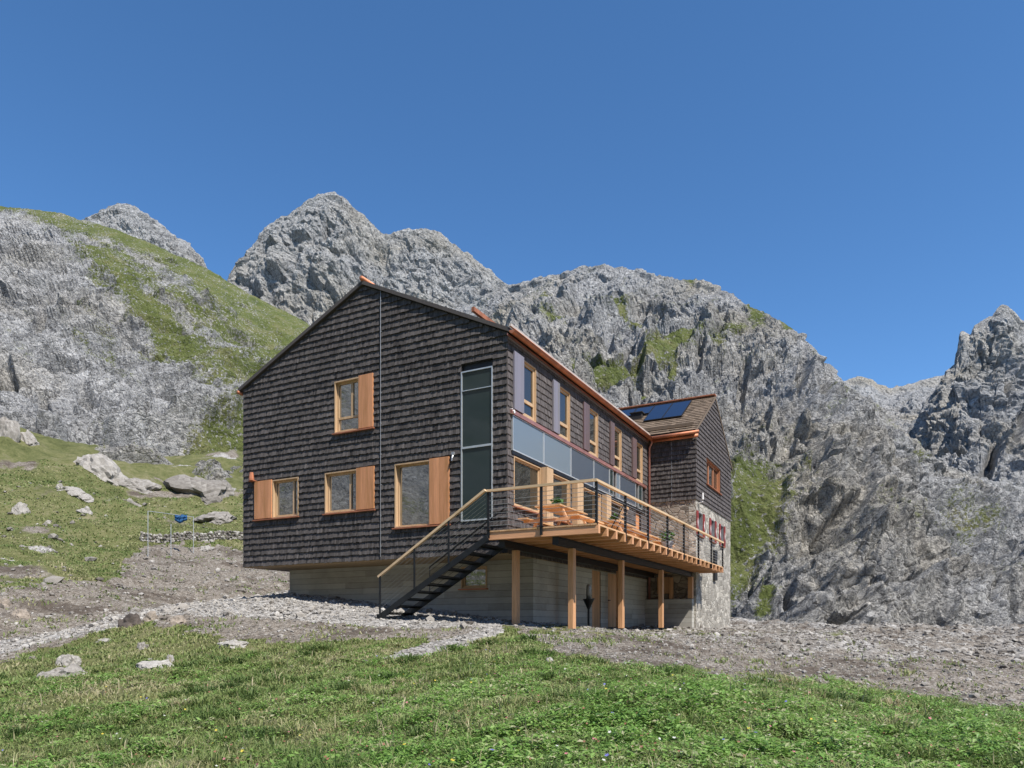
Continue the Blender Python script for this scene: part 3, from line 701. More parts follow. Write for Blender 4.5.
plant(2.35, 7.0, DZ, .45, .26, 'leafy shrub in a tall grey pot on the terrace by the railing', 'pot', .45, 130)
# folding chair
t = thing('folding_chair', 'folding wooden garden chair leaning back beside the terrace table', 'chair', 2.15, 2.35, DZ)
b = MB()
for i in range(4): b.box((1.97 + i * .09, 2.15, DZ + .42), (2.05 + i * .09, 2.55, DZ + .44))
b.build('seat', M['larch_v'], t)
b = MB()
for i in range(4):
    x = 2.36 + i * .045; z = DZ + .52 + i * .11; b.box((x, 2.15, z), (x + .02, 2.55, z + .08))
b.build('backrest', M['larch_v'], t)
for v in (2.14, 2.56):
    b = MB(); b.bar((1.95, v, DZ), (2.53, v, DZ + .98), .025, .03, (0, 1, 0)); b.build('leg', M['steel'], t)
    b = MB(); b.bar((2.42, v, DZ), (1.98, v, DZ + .42), .025, .03, (0, 1, 0)); b.build('leg', M['steel'], t)
# torch stand under the terrace
t = thing('torch_stand', 'black funnel stand carrying a pale glass cylinder in front of the concrete basement wall', 'stand', .62, 4.24, -.16)
b = MB(); b.tube([(.62, 4.24, -.3), (.62, 4.24, -.14)], .16, 12); b.tube([(.62, 4.24, -.14), (.62, 4.24, .62)], .035, 8); b.build('pole', M['steel'], t)
b = MB(); b.tube([(.62, 4.24, .50), (.62, 4.24, .62), (.62, 4.24, .78), (.62, 4.24, .82)], [.04, .09, .17, .175], 14); b.build('funnel', M['steel'], t, False)
b = MB(); b.tube([(.62, 4.24, .822), (.62, 4.24, 1.22), (.62, 4.24, 1.28)], [.075, .075, .04], 12); b.build('cylinder', M['galv'], t, True)

# ------------------------------------------------------------------ terrain
PINS = [(-200,768,7.2),(100,768,7.0),(330,768,6.4),(480,768,5.6),(600,768,5.1),(760,768,5.1),(900,768,5.5),(1024,768,6.0),(1250,768,6.6),
 (-300,700,11.5),(0,700,11.3),(300,700,10.6),(480,690,10.2),(600,692,9.4),(720,698,9.0),(850,708,9.2),(1024,720,9.8),(1300,720,11),
 (-300,655,17),(0,660,16),(200,650,16.5),(380,662,14),(480,640,16),(560,648,14.5),(700,664,14.0),(800,680,14),(1000,690,14),(1300,690,15),
 (382,617,19.7),(290,596,24.0),(340,608,21.5),(480,628,17.6),(515,630,17.5),(572,629,17.8),(615,630,20.7),(662,631,25),(600,632,23),(690,631,28),
 (0,648,18),(100,621,21),(180,608,27),(262,598,30.1),(50,592,26),(150,576,34),(240,573,38),(0,600,23),(0,562,32),(-300,590,24),(-300,500,42),
 (0,500,44),(0,430,60),(80,500,48),(80,445,66),(148,557,41),(195,555,42),(150,525,48),(150,500,55),(200,545,44),(200,530,49),(240,545,46),(240,500,60),(150,455,70),(240,445,76),(-300,430,62),
 (380,500,66),(500,545,66),(620,595,58),(730,632,35),(700,631,31),(760,631,31),(850,640,23),(1000,650,22),(1000,678,16),(900,631,36),(1024,635,36),(1250,645,34),
 (800,629,45),(1000,633,48),(760,629,60),(900,650,75),(1000,655,100),(800,640,95),(1250,660,90)]
WP = [(0, 0, -1.68), (-6, 0, -1.6), (6, 0, -1.72), (0, -25, -3.2), (-40, -25, -1.5), (40, -25, -4), (-60, 10, 4), (60, 15, -3)]
pts = np.array([((px - 512) / F * Y, Y, (HZ - py) / F * Y) for px, py, Y in PINS] + WP)
def _phi(r2): return np.where(r2 > 1e-9, .5 * r2 * np.log(np.maximum(r2, 1e-9)), 0)
n_ = len(pts); Kx = _phi(((pts[:, None, :2] - pts[None, :, :2]) ** 2).sum(2)) + np.eye(n_) * 2.0
Pm = np.c_[np.ones(n_), pts[:, :2]]
sol = np.linalg.solve(np.block([[Kx, Pm], [Pm.T, np.zeros((3, 3))]]), np.r_[pts[:, 2], 0, 0, 0])
def terr0(X, Y):
    X = np.atleast_1d(X).astype(float); Y = np.atleast_1d(Y).astype(float); out = np.empty(len(X))
    for i in range(0, len(X), 40000):
        q = np.c_[X[i:i + 40000], Y[i:i + 40000]]
        out[i:i + 40000] = _phi(((q[:, None] - pts[None, :, :2]) ** 2).sum(2)) @ sol[:n_] + sol[n_] + q @ sol[n_ + 1:]
    return out
def pix(X, Y, Z): return 512 + F * X / Y, HZ - F * Z / Y
def inpoly(px, py, poly):
    r = np.zeros(len(px), bool); j = len(poly) - 1
    for i in range(len(poly)):
        (xi, yi), (xj, yj) = poly[i], poly[j]
        with np.errstate(divide='ignore', invalid='ignore'):
            r ^= ((yi > py) != (yj > py)) & (px < (xj - xi) * (py - yi) / (yj - yi + 1e-12) + xi)
        j = i
    return r
# ground cover outlines, surveyed in the photograph and laid on the terrain (distance limits keep each one local)
GRAVEL = [[(-400,665),(-60,648),(0,643),(60,632),(110,618),(165,607),(250,597),(300,590),(500,600),(500,625),(497,629),(420,630),(300,622),(215,617),(150,617),(110,630),(60,640),(0,657),(-400,690)],
          [(372,668),(385,658),(400,652),(432,642),(462,637),(482,628),(500,626),(505,632),(470,646),(440,654),(412,662),(385,672)],
          [(470,620),(560,636),(640,650),(740,664),(850,668),(930,660),(1000,664),(1500,664),(1500,560),(470,560)]]
DIRT = [[(-500,600),(0,588),(55,585),(120,580),(130,560),(150,545),(215,545),(260,555),(300,560),(300,640),(210,632),(120,622),(0,665),(-500,690)],
        [(200,614),(300,620),(420,630),(500,630),(470,638),(380,640),(300,642),(215,640)],
        [(520,634),(640,636),(1500,630),(1500,705),(1010,712),(960,700),(850,686),(740,678),(660,668),(560,656)]]
def cover(X, Y, Z):
    px, py = pix(X, np.maximum(Y, .5), Z)
    P2 = np.c_[X, Y, np.zeros_like(X)]
    wob = fbm(P2 * .9, 3, 41) * 9 + fbm(P2 * 3.1, 2, 47) * 4
    wx = fbm(P2 * .8 + 50, 3, 43) * 14
    g = np.zeros(len(X)); d = np.zeros(len(X)); ok = (Y > 8) & (Y < 70)
    for i, p in enumerate(GRAVEL): g = np.maximum(g, (inpoly(px + wx * .35, py + wob * .28, p) & ok & ((Y > 14) if i != 2 else (Y > 17))).astype(float) * (1.0 if i != 2 else .46 + .3 * np.clip(fbm(P2 * .35, 3, 49), -1, 1)))
    for p in DIRT: d = np.maximum(d, (inpoly(px + wx * 1.3, py + wob * 1.3, p) & ok).astype(float))
    far = (Y > 27) & (X < 0)
    d = np.maximum(d, far * .8 * sstep(.06, .42, fbm(P2 * .16, 4, 61)))
    g = np.maximum(g, far * .75 * sstep(.24, .42, fbm(P2 * .22 + 30, 4, 63)))
    d = np.maximum(d, ((Y > 28) & (Y < 130) & (X > 1) & (py > 600)).astype(float))
    return g, d
def terr(X, Y):
    X = np.atleast_1d(X).astype(float); Y = np.atleast_1d(Y).astype(float)
    z = terr0(X, Y); P2 = np.c_[X, Y, np.zeros_like(X)]; r = np.hypot(X, Y)
    amp = sstep(3, 9, r)
    u, v = uv_of(X, Y)
    near = sstep(5, 1.5, np.maximum.reduce([np.maximum(-10 - u, u - 3.2), np.maximum(-1.5 - v, v - 13), np.zeros_like(u)]))
    z = z + amp * (1 - .85 * near) * (fbm(P2 * .22, 3, 5) * .28 * np.clip(r / 16, .7, 4) + fbm(P2 * .9, 3, 6) * .11 * np.clip(r / 20, .9, 3) + (r < 19) * sstep(19, 15, r) * (fbm(P2 * 1.7, 2, 8) * .10 + ridged(P2 * .7, 2, 9) * .06))
    z = z + .12 * np.exp(-((X - 1.2) / 1.6) ** 2 - ((Y - 7.6) / 1.0) ** 2) - .10 * np.exp(-((X - 3.9) / .8) ** 2 - ((Y - 8.2) / 1.0) ** 2) + .12 * np.exp(-((X + 3.2) / 1.5) ** 2 - ((Y - 9.5) / 1.2) ** 2)
    far = sstep(75, 130, r); z = z * (1 - far) + far * np.minimum(z, -6 + 0 * z)
    z = np.where(Y < 70, z, np.minimum(z, 22))
    return z
ang = np.concatenate([np.linspace(-180, -47, 40, endpoint=False), np.linspace(-47, 47, 700), np.linspace(47, 180, 41)[1:-1]]) * math.pi / 180
rad = np.concatenate([[.02, .5, 1.2, 2, 2.6], np.geomspace(3.2, 150, 560), [200, 300, 500, 900, 1600, 3000]])
TH, RR = np.meshgrid(ang, rad); X, Y = (RR * np.sin(TH)).ravel(), (RR * np.cos(TH)).ravel()
Z = terr(X, Y)
gm, dm = cover(X, Y, Z)
P2 = np.c_[X, Y, Z]; rr_ = np.hypot(X, Y)
rough = ridged(P2 * 1.6, 3, 15) * .07 + fbm(P2 * 5, 2, 16) * .045
Z = Z + np.maximum(gm * .5, dm) * rough * np.clip(rr_ / 18, .4, 2.2) * (rr_ < 140)
na, nr = len(ang), len(rad)
i0 = (np.arange(nr - 1)[:, None] * na + np.arange(na)[None, :]); j0 = (np.arange(nr - 1)[:, None] * na + (np.arange(na)[None, :] + 1) % na)
Fc = np.stack([i0, j0, j0 + na, i0 + na], 2).reshape(-1, 4)
def mat_ground():
    m, n, p = newmat('alpine_ground'); v = coords(n)
    a = noise(n, v, 1.1, 6, .62); b = noise(n, v, 7, 5, .6); c = noise(n, v, .16, 4)
    f = noise(n, v, 28, 3)
    gx = math_(n, 'ADD', math_(n, 'MULTIPLY', a, .4), math_(n, 'ADD', math_(n, 'MULTIPLY', b, .3), math_(n, 'MULTIPLY', c, .3)))
    grass = ramp(n, gx, [(.36, (.050, .055, .022)), (.46, (.095, .104, .040)), (.54, (.140, .140, .062)), (.64, (.21, .185, .115))])
    dirt = ramp(n, math_(n, 'ADD', math_(n, 'MULTIPLY', b, .5), math_(n, 'MULTIPLY', f, .5)), [(.36, (.075, .060, .047)), (.5, (.185, .160, .132)), (.63, (.34, .31, .27))])
    damp = ramp(n, noise(n, coords(n, (.35, .7, .5)), 1.0, 5, .65), [(.50, (0, 0, 0)), (.62, (1, 1, 1))])
    dirt = mixc(n, math_(n, 'MULTIPLY', damp, .75), dirt, (.062, .047, .036))
    vo = N(n, 'ShaderNodeTexVoronoi', inp={'Scale': 11.0, 'Randomness': 1.0}); n.links.new(v, vo.inputs['Vector'])
    sc = N(n, 'ShaderNodeSeparateColor'); n.links.new(vo.outputs['Color'], sc.inputs[0])
    grav = ramp(n, math_(n, 'ADD', math_(n, 'MULTIPLY', sc.outputs[0], .6), math_(n, 'MULTIPLY', b, .4)), [(.2, (.14, .130, .118)), (.5, (.285, .270, .248)), (.85, (.46, .44, .41))])
    wob = math_(n, 'MULTIPLY', math_(n, 'SUBTRACT', a, .5), .9)
    dmk = ramp(n, math_(n, 'ADD', attr(n, 'dirt'), wob), [(.40, (0, 0, 0)), (.60, (1, 1, 1))])
    gmk = ramp(n, math_(n, 'ADD', attr(n, 'gravel'), wob), [(.42, (0, 0, 0)), (.58, (1, 1, 1))])
    col = mixc(n, gmk, mixc(n, dmk, grass, dirt), grav)
    n.links.new(col, p.inputs['Base Color']); p.inputs['Roughness'].default_value = .95; p.inputs['Specular IOR Level'].default_value = .1
    bump(n, p, math_(n, 'ADD', math_(n, 'MULTIPLY', vo.outputs[0], -.6), math_(n, 'ADD', b, math_(n, 'MULTIPLY', f, .5))), .8, .06)
    return m
M['ground'] = mat_ground()
gr = npmesh('ground', np.c_[X, Y, Z], Fc, M['ground'], {'gravel': ('POINT', gm), 'dirt': ('POINT', dm)}, True)
tag(gr, kind='structure')

# sampling helper on the finished height grid (bilinear in angle / radius)
Zg = Z.reshape(nr, na); Gg = gm.reshape(nr, na); Dg = dm.reshape(nr, na)
def sample(X, Y):
    th = np.arctan2(X, Y); r = np.hypot(X, Y)
    a = np.interp(th, ang, np.arange(na)); q = np.interp(r, rad, np.arange(nr))
    i = np.clip(a.astype(int), 0, na - 2); j = np.clip(q.astype(int), 0, nr - 2); fa = a - i; fq = q - j
    def bl(G): return G[j, i] * (1 - fa) * (1 - fq) + G[j, i + 1] * fa * (1 - fq) + G[j + 1, i] * (1 - fa) * fq + G[j + 1, i + 1] * fa * fq
    return bl(Zg), bl(Gg), bl(Dg)
def ground_at(X, Y): return float(sample(np.array([X]), np.array([Y]))[0][0])
def hit(px, py, y0=6, y1=70):
    """first point of the ground seen at that place of the photograph"""
    Yc = np.geomspace(y0, y1, 1500); Xc = (px - 512) / F * Yc; Zc = sample(Xc, Yc)[0]; zr = (HZ - py) / F * Yc
    k = np.argmax(Zc >= zr)
    return float(Xc[k]), float(Yc[k]), float(Zc[k])

# ------------------------------------------------------------------ mountains
def tabx(tab, x): return np.stack([np.interp(x, [t[0] for t in tab], [t[k] for t in tab]) for k in range(1, len(tab[0]))], -1)
def massif(name, ridge, base, prof, px0, px1, amp, sizes, gr_fn, mat, step=1.25, seed=1, back=.9, stretch=(1, 1, .6), rot=(0, 0, 0), dents=(), rib=0.0, vs=1.7):
    """a mountain side built at its own distance: ridge and foot lines (azimuth, height, distance), slope between them, broken into
    rock facets by 3D noise, and closed by a back slope behind the ridge"""
    nx = int((px1 - px0) / step); px = np.linspace(px0, px1, nx)
    R = tabx(ridge, px); B = tabx(base, px)
    rows = int(max(B[:, 0] - R[:, 0]) / step * vs); f = np.linspace(0, 1, rows)
    g = np.interp(f, [p[0] for p in prof], [p[1] for p in prof])
    PY = R[None, :, 0] + (B[:, 0] - R[:, 0])[None] * f[:, None]; YY = R[None, :, 1] + (B[:, 1] - R[:, 1])[None] * g[:, None]
    nb = 70; t = (np.linspace(0, 1, nb + 1)[1:][::-1]) ** 2
    Zr = (HZ - R[:, 0]) / F * R[:, 1]; Yb = R[None, :, 1] * (1 + .45 * t[:, None]); Xb = ((px - 512) / F)[None] * Yb; Zb = Zr[None] - (Yb - R[None, :, 1]) * back
    Xf = ((px - 512) / F)[None] * YY; Zf = (HZ - PY) / F * YY
    Xa = np.vstack([Xb, Xf]); Ya = np.vstack([Yb, YY]); Za = np.vstack([Zb, Zf]); nrow = rows + nb
    G3 = np.stack([Xa, Ya, Za], 2)
    # smooth normal
    k = 8
    def sm(Q):
        for _ in range(3):
            Q = (Q + np.roll(Q, k, 0) * .0 + np.vstack([Q[k:], np.repeat(Q[-1:], k, 0)]) + np.vstack([np.repeat(Q[:1], k, 0), Q[:-k]])) / 3
            Q = (Q + np.hstack([Q[:, k:], np.repeat(Q[:, -1:], k, 1)]) + np.hstack([np.repeat(Q[:, :1], k, 1), Q[:, :-k]])) / 3
        return Q
    Gs = sm(G3); tx = np.gradient(Gs, axis=1); ty = np.gradient(Gs, axis=0); nm = np.cross(ty, tx); nm /= np.linalg.norm(nm, axis=2, keepdims=True) + 1e-9
    nm *= np.sign((nm * (-Gs)).sum(2, keepdims=True) + 1e-9) * 1.0
    nm[:nb] = nm[nb:nb + 1]
    P = G3.reshape(-1, 3); nm = nm.reshape(-1, 3)
    gpx = np.tile(px, nrow); gpy = np.concatenate([np.repeat(R[None, :, 0], nb, 0).ravel(), PY.ravel()])
    gf = np.concatenate([np.zeros(nb * nx), np.repeat(f, nx)])
    grass = gr_fn(gpx, gpy, P)
    rm = np.array(Matrix.Rotation(rot[0], 3, 'X') @ Matrix.Rotation(rot[1], 3, 'Y') @ Matrix.Rotation(rot[2], 3, 'Z'))
    Q = (P @ rm.T) * np.array(stretch)
    warp = np.stack([perlin(P / sizes[1] + 31 * i, seed + 50 + i) for i in range(3)], 1) * sizes[1] * .22
    Qw = Q + warp
    rock = 1 - .72 * sstep(.45, .75, grass)
    D = amp[0] * (ridged(Q / sizes[0], 4, seed) - .35)
    f1, c1 = facets(Qw / sizes[1], seed + 3); D = D + rock * amp[1] * f1
    DL = D; D = 0
    f2, c2 = facets(Qw / sizes[2], seed + 5); D = D + rock * amp[2] * (f2 - .25 * sstep(.16, .0, c2))
    f3, c3 = facets(Q / sizes[3], seed + 7); D = D + rock * amp[3] * (f3 - .3 * sstep(.2, .0, c3))
    D = D + amp[3] * .5 * fbm(P / sizes[3] * 1.7, 2, seed + 9)
    for x, y, rx, ry, ro, dp in dents:
        c, q = math.cos(math.radians(ro)), math.sin(math.radians(ro)); ex, ey = gpx - x, gpy - y
        aa_ = (ex * c + ey * q) / rx; bb_ = (-ex * q + ey * c) / ry; e2 = aa_ * aa_ + bb_ * bb_ + .5 * fbm(P / sizes[2], 2, seed + 77)
        DL = DL - dp * sstep(1.5, .35, e2)
    ribs = ridged(P * np.array([1, 1, .16]) / (sizes[1] * .8), 3, seed + 31) - .4
    DL = DL + rock * rib * amp[1] * ribs
    w = .6 + .4 * sstep(0, .10, gf); wl = .06 + .94 * sstep(0, .20, gf)
    w[:nb * nx] *= .6
    V = P + nm * (D * w + DL * wl)[:, None]
    i0 = (np.arange(nrow - 1)[:, None] * nx + np.arange(nx - 1)[None, :])
    Fq = np.stack([i0, i0 + nx, i0 + nx + 1, i0 + 1], 2).reshape(-1, 4)
    o = npmesh(name, V, Fq, mat, {'grass': ('POINT', grass)}, False)
    return tag(o, kind='structure')
def blobs(px, py, lst, base):
    s = np.full(len(px), base)
    for x, y, rx, ry, rot, w in lst:
        c, q = math.cos(math.radians(rot)), math.sin(math.radians(rot)); dx, dy = px - x, py - y
        a = (dx * c + dy * q) / rx; b = (-dx * q + dy * c) / ry
        s += w * np.exp(-(a * a + b * b))
    return s
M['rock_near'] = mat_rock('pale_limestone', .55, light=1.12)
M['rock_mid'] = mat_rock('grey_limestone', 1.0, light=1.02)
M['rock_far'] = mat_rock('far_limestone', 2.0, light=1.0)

# left hillside
def g_hill(px, py, P):
    s = blobs(px, py, [(120, 236, 110, 10, 14, .7), (235, 290, 90, 16, 28, .65), (105, 268, 45, 17, 20, .5), (150, 318, 75, 9, 32, .55), (205, 365, 60, 10, 38, .5), (265, 340, 50, 22, 35, .35), (300, 330, 30, 30, 0, .6),
        (175, 455, 75, 14, 0, .7), (225, 440, 40, 12, 0, .5), (20, 205, 60, 6, 5, .6), (300, 420, 80, 60, 0, .4), (75, 337, 16, 4, 0, .3),
        (30, 290, 70, 60, 0, -.35), (70, 390, 100, 38, 0, -.5), (10, 232, 40, 14, 5, -.35), (190, 405, 60, 14, 20, -.4), (180, 320, 130, 70, 30, .22)], .20)
    c, q = math.cos(.5), math.sin(.5); band = fbm(np.stack([(px * c + py * q) / 60, (-px * q + py * c) / 11, P[:, 1] / 60], 1), 3, 73)
    return np.clip(s + .05 + band * .75 + fbm(P / 9, 4, 71) * .4 + fbm(P / 2.6, 2, 72) * .35, 0, 1)
massif('hill', [(-420, 140, 190), (-250, 175, 185), (-100, 195, 180), (0, 206, 175), (60, 213, 172), (110, 227, 170), (160, 247, 168), (205, 267, 168), (250, 294, 170), (300, 319, 172), (345, 345, 175), (450, 400, 178), (560, 470, 178)],
       [(-420, 540, 46), (0, 545, 47), (120, 560, 52), (240, 590, 56), (400, 620, 58), (560, 640, 58)],
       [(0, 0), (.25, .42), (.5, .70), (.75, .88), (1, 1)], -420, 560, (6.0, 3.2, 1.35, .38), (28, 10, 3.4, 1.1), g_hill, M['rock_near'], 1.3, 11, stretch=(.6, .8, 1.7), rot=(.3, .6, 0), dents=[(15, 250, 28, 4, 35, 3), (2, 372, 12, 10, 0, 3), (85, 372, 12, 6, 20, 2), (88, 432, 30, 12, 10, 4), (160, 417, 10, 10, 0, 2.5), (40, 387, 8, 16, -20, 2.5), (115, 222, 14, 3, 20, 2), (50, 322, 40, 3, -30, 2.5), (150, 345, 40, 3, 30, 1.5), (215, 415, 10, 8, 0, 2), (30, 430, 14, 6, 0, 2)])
# far peak at the left
nog = lambda px, py, P: np.zeros(len(px))
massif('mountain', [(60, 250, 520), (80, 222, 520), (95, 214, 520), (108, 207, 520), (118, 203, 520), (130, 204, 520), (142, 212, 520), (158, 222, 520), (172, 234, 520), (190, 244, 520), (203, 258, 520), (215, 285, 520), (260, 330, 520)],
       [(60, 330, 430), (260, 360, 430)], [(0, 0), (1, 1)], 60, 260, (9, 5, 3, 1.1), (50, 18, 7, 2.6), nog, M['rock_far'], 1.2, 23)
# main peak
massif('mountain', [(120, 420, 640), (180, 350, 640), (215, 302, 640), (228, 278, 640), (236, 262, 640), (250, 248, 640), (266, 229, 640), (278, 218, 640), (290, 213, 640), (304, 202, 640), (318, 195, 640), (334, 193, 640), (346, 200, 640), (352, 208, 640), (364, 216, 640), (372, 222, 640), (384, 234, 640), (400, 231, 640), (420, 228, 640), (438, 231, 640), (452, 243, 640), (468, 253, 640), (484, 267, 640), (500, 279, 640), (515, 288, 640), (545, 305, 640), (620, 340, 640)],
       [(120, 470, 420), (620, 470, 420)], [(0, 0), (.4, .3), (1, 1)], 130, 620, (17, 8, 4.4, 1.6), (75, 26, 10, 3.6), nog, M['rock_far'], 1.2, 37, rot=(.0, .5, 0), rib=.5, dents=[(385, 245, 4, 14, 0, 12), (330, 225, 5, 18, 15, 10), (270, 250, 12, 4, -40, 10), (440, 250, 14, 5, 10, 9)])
# central massif running into the cliffs at the right
def g_mass(px, py, P):
    s = blobs(px, py, [(572, 319, 34, 4, 0, .8), (605, 317, 22, 5, -8, .7), (545, 301, 12, 4, 0, .6), (632, 326, 16, 4, 28, .75), (650, 334, 14, 3, 20, .6), (686, 340, 20, 5, -38, .9), (664, 352, 18, 7, -25, .95), (648, 364, 20, 7, -15, .9), (628, 376, 22, 5, -22, .85), (598, 381, 26, 5, 5, .9), (645, 396, 16, 5, 10, .7), (672, 372, 5, 12, 10, .5),
        (755, 312, 10, 8, 20, .7), (790, 326, 12, 5, 20, .7), (690, 281, 6, 5, 60, .6), (735, 326, 12, 4, 0, .5), (700, 400, 16, 10, 0, .28), (720, 350, 10, 20, 0, .25), (625, 283, 5, 8, 20, .4), (800, 480, 20, 16, 0, .22), (950, 520, 30, 20, 0, .22),
        (752, 508, 30, 34, 0, 1.0), (738, 545, 14, 20, 0, .7), (768, 588, 8, 22, 0, .8), (745, 570, 8, 16, 30, .5), (718, 590, 14, 30, 40, .4), (730, 430, 14, 10, 0, .35), (820, 420, 9, 10, 0, .4), (835, 392, 8, 10, 50, .4), (895, 525, 16, 8, 20, .45), (915, 460, 12, 9, 0, .35), (860, 545, 30, 12, 0, .25), (980, 530, 25, 14, 0, .3), (1000, 600, 30, 14, 0, .25)], .05)
    band = fbm(np.stack([(px * .94 - py * .34) / 34, (px * .34 + py * .94) / 9, P[:, 1] / 80], 1), 3, 83)
    s = s * 1.2
    return np.clip(s + .04 + band * .5 * sstep(560, 380, py) + fbm(P / 14, 4, 81) * .36 + fbm(P / 4, 2, 82) * .2, 0, 1)
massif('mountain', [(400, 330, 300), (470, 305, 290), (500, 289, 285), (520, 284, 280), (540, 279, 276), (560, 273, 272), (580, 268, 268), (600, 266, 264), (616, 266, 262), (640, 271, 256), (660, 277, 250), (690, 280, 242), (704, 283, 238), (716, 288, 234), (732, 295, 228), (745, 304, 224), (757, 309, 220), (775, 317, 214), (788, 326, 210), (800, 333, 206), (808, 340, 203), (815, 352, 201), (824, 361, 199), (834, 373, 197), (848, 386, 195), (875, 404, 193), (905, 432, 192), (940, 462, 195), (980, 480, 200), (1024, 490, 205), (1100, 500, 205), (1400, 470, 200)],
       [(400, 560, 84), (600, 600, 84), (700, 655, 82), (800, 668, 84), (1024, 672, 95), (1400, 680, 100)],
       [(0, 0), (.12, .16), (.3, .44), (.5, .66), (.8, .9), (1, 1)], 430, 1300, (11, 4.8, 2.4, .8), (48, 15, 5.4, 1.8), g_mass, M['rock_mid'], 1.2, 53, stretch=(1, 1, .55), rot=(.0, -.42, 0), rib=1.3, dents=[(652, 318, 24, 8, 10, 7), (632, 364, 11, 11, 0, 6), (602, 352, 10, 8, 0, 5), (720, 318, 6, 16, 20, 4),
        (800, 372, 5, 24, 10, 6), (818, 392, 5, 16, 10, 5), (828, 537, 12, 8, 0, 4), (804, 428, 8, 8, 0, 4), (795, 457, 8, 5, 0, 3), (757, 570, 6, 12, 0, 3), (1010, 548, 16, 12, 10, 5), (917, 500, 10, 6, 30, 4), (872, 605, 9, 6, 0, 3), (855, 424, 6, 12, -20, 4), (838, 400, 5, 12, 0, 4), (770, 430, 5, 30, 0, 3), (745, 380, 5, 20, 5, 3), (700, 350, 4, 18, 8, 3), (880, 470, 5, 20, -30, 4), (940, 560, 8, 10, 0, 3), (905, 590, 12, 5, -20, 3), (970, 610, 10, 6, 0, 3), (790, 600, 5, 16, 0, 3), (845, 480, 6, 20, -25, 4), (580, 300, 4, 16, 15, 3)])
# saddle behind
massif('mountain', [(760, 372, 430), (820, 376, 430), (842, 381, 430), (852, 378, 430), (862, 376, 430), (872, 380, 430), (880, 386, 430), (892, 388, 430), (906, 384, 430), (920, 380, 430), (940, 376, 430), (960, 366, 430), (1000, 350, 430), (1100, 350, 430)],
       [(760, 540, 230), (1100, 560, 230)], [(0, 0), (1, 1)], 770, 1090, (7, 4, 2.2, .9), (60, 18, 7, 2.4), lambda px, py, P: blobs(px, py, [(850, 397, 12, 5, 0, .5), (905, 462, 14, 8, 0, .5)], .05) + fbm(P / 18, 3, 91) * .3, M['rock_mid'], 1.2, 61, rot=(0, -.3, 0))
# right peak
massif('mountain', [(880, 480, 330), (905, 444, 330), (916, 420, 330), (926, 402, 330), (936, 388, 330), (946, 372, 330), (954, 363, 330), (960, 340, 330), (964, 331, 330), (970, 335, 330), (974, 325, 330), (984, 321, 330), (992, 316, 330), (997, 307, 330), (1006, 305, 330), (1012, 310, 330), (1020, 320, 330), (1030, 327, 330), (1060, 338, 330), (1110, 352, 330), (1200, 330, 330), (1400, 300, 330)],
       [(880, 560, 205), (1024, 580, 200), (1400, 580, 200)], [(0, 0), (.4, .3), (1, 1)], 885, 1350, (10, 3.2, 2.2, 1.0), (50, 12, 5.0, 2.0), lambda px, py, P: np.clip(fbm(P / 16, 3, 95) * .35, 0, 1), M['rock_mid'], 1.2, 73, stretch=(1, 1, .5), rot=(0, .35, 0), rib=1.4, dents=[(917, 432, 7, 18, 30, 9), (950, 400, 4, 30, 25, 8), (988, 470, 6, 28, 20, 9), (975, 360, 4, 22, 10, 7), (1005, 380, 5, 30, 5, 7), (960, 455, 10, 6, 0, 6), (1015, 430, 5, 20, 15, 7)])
# the valley side beyond the right edge (seen in the windows of the long side)
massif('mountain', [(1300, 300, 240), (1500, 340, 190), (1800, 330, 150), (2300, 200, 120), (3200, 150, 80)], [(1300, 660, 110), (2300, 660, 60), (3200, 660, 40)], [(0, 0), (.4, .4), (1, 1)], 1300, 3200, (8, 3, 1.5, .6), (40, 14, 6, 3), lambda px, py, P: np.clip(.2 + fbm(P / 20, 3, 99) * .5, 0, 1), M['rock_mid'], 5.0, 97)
# the other side of the valley, behind the camera (seen only in the windows)
aa = np.radians(np.linspace(95, 265, 260)); tt = np.linspace(0, 1, 90)
AA, T2 = np.meshgrid(aa, tt); RAD = 110 + 330 * T2; X2 = RAD * np.sin(AA); Y2 = RAD * np.cos(AA)
P2 = np.c_[X2.ravel(), Y2.ravel(), np.zeros(X2.size)]
H2 = -12 + (T2.ravel() ** 1.1) * (175 + 60 * fbm(P2 / 160, 3, 5)) + ridged(P2 / 45, 4, 6) * 14 * T2.ravel()
i0 = np.arange(89)[:, None] * 260 + np.arange(259)[None]; Fq = np.stack([i0, i0 + 1, i0 + 261, i0 + 260], 2).reshape(-1, 4)
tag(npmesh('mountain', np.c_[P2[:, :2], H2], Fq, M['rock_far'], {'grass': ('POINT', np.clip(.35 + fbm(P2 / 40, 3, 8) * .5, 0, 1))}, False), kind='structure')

# ------------------------------------------------------------------ stones
def ico(sub=0):
    import bmesh
    bm = bmesh.new(); bmesh.ops.create_icosphere(bm, subdivisions=sub, radius=1)
    V = np.array([v.co[:] for v in bm.verts]); Fq = np.array([[v.index for v in f.verts] for f in bm.faces]); bm.free(); return V, Fq
def mat_stone():
    m, n, p = newmat('loose_limestone'); v = coords(n)
    a = noise(n, v, 5, 5, .65); b = noise(n, v, 22, 4)
    x = math_(n, 'ADD', math_(n, 'MULTIPLY', attr(n, 'tone'), .55), math_(n, 'ADD', math_(n, 'MULTIPLY', a, .3), math_(n, 'MULTIPLY', b, .2)))
    n.links.new(ramp(n, x, [(.22, (.09, .078, .066)), (.5, (.235, .216, .192)), (.72, (.37, .348, .315)), (.95, (.53, .505, .465))]), p.inputs['Base Color'])
    p.inputs['Roughness'].default_value = .9; p.inputs['Specular IOR Level'].default_value = .2
    bump(n, p, math_(n, 'ADD', a, b), .5, .03); return m
M['stone'] = mat_stone()
M['stone_dark'] = mat_plain('dark_brown_boulder', (.075, .06, .05), .9, 0, .5, 4, .04)
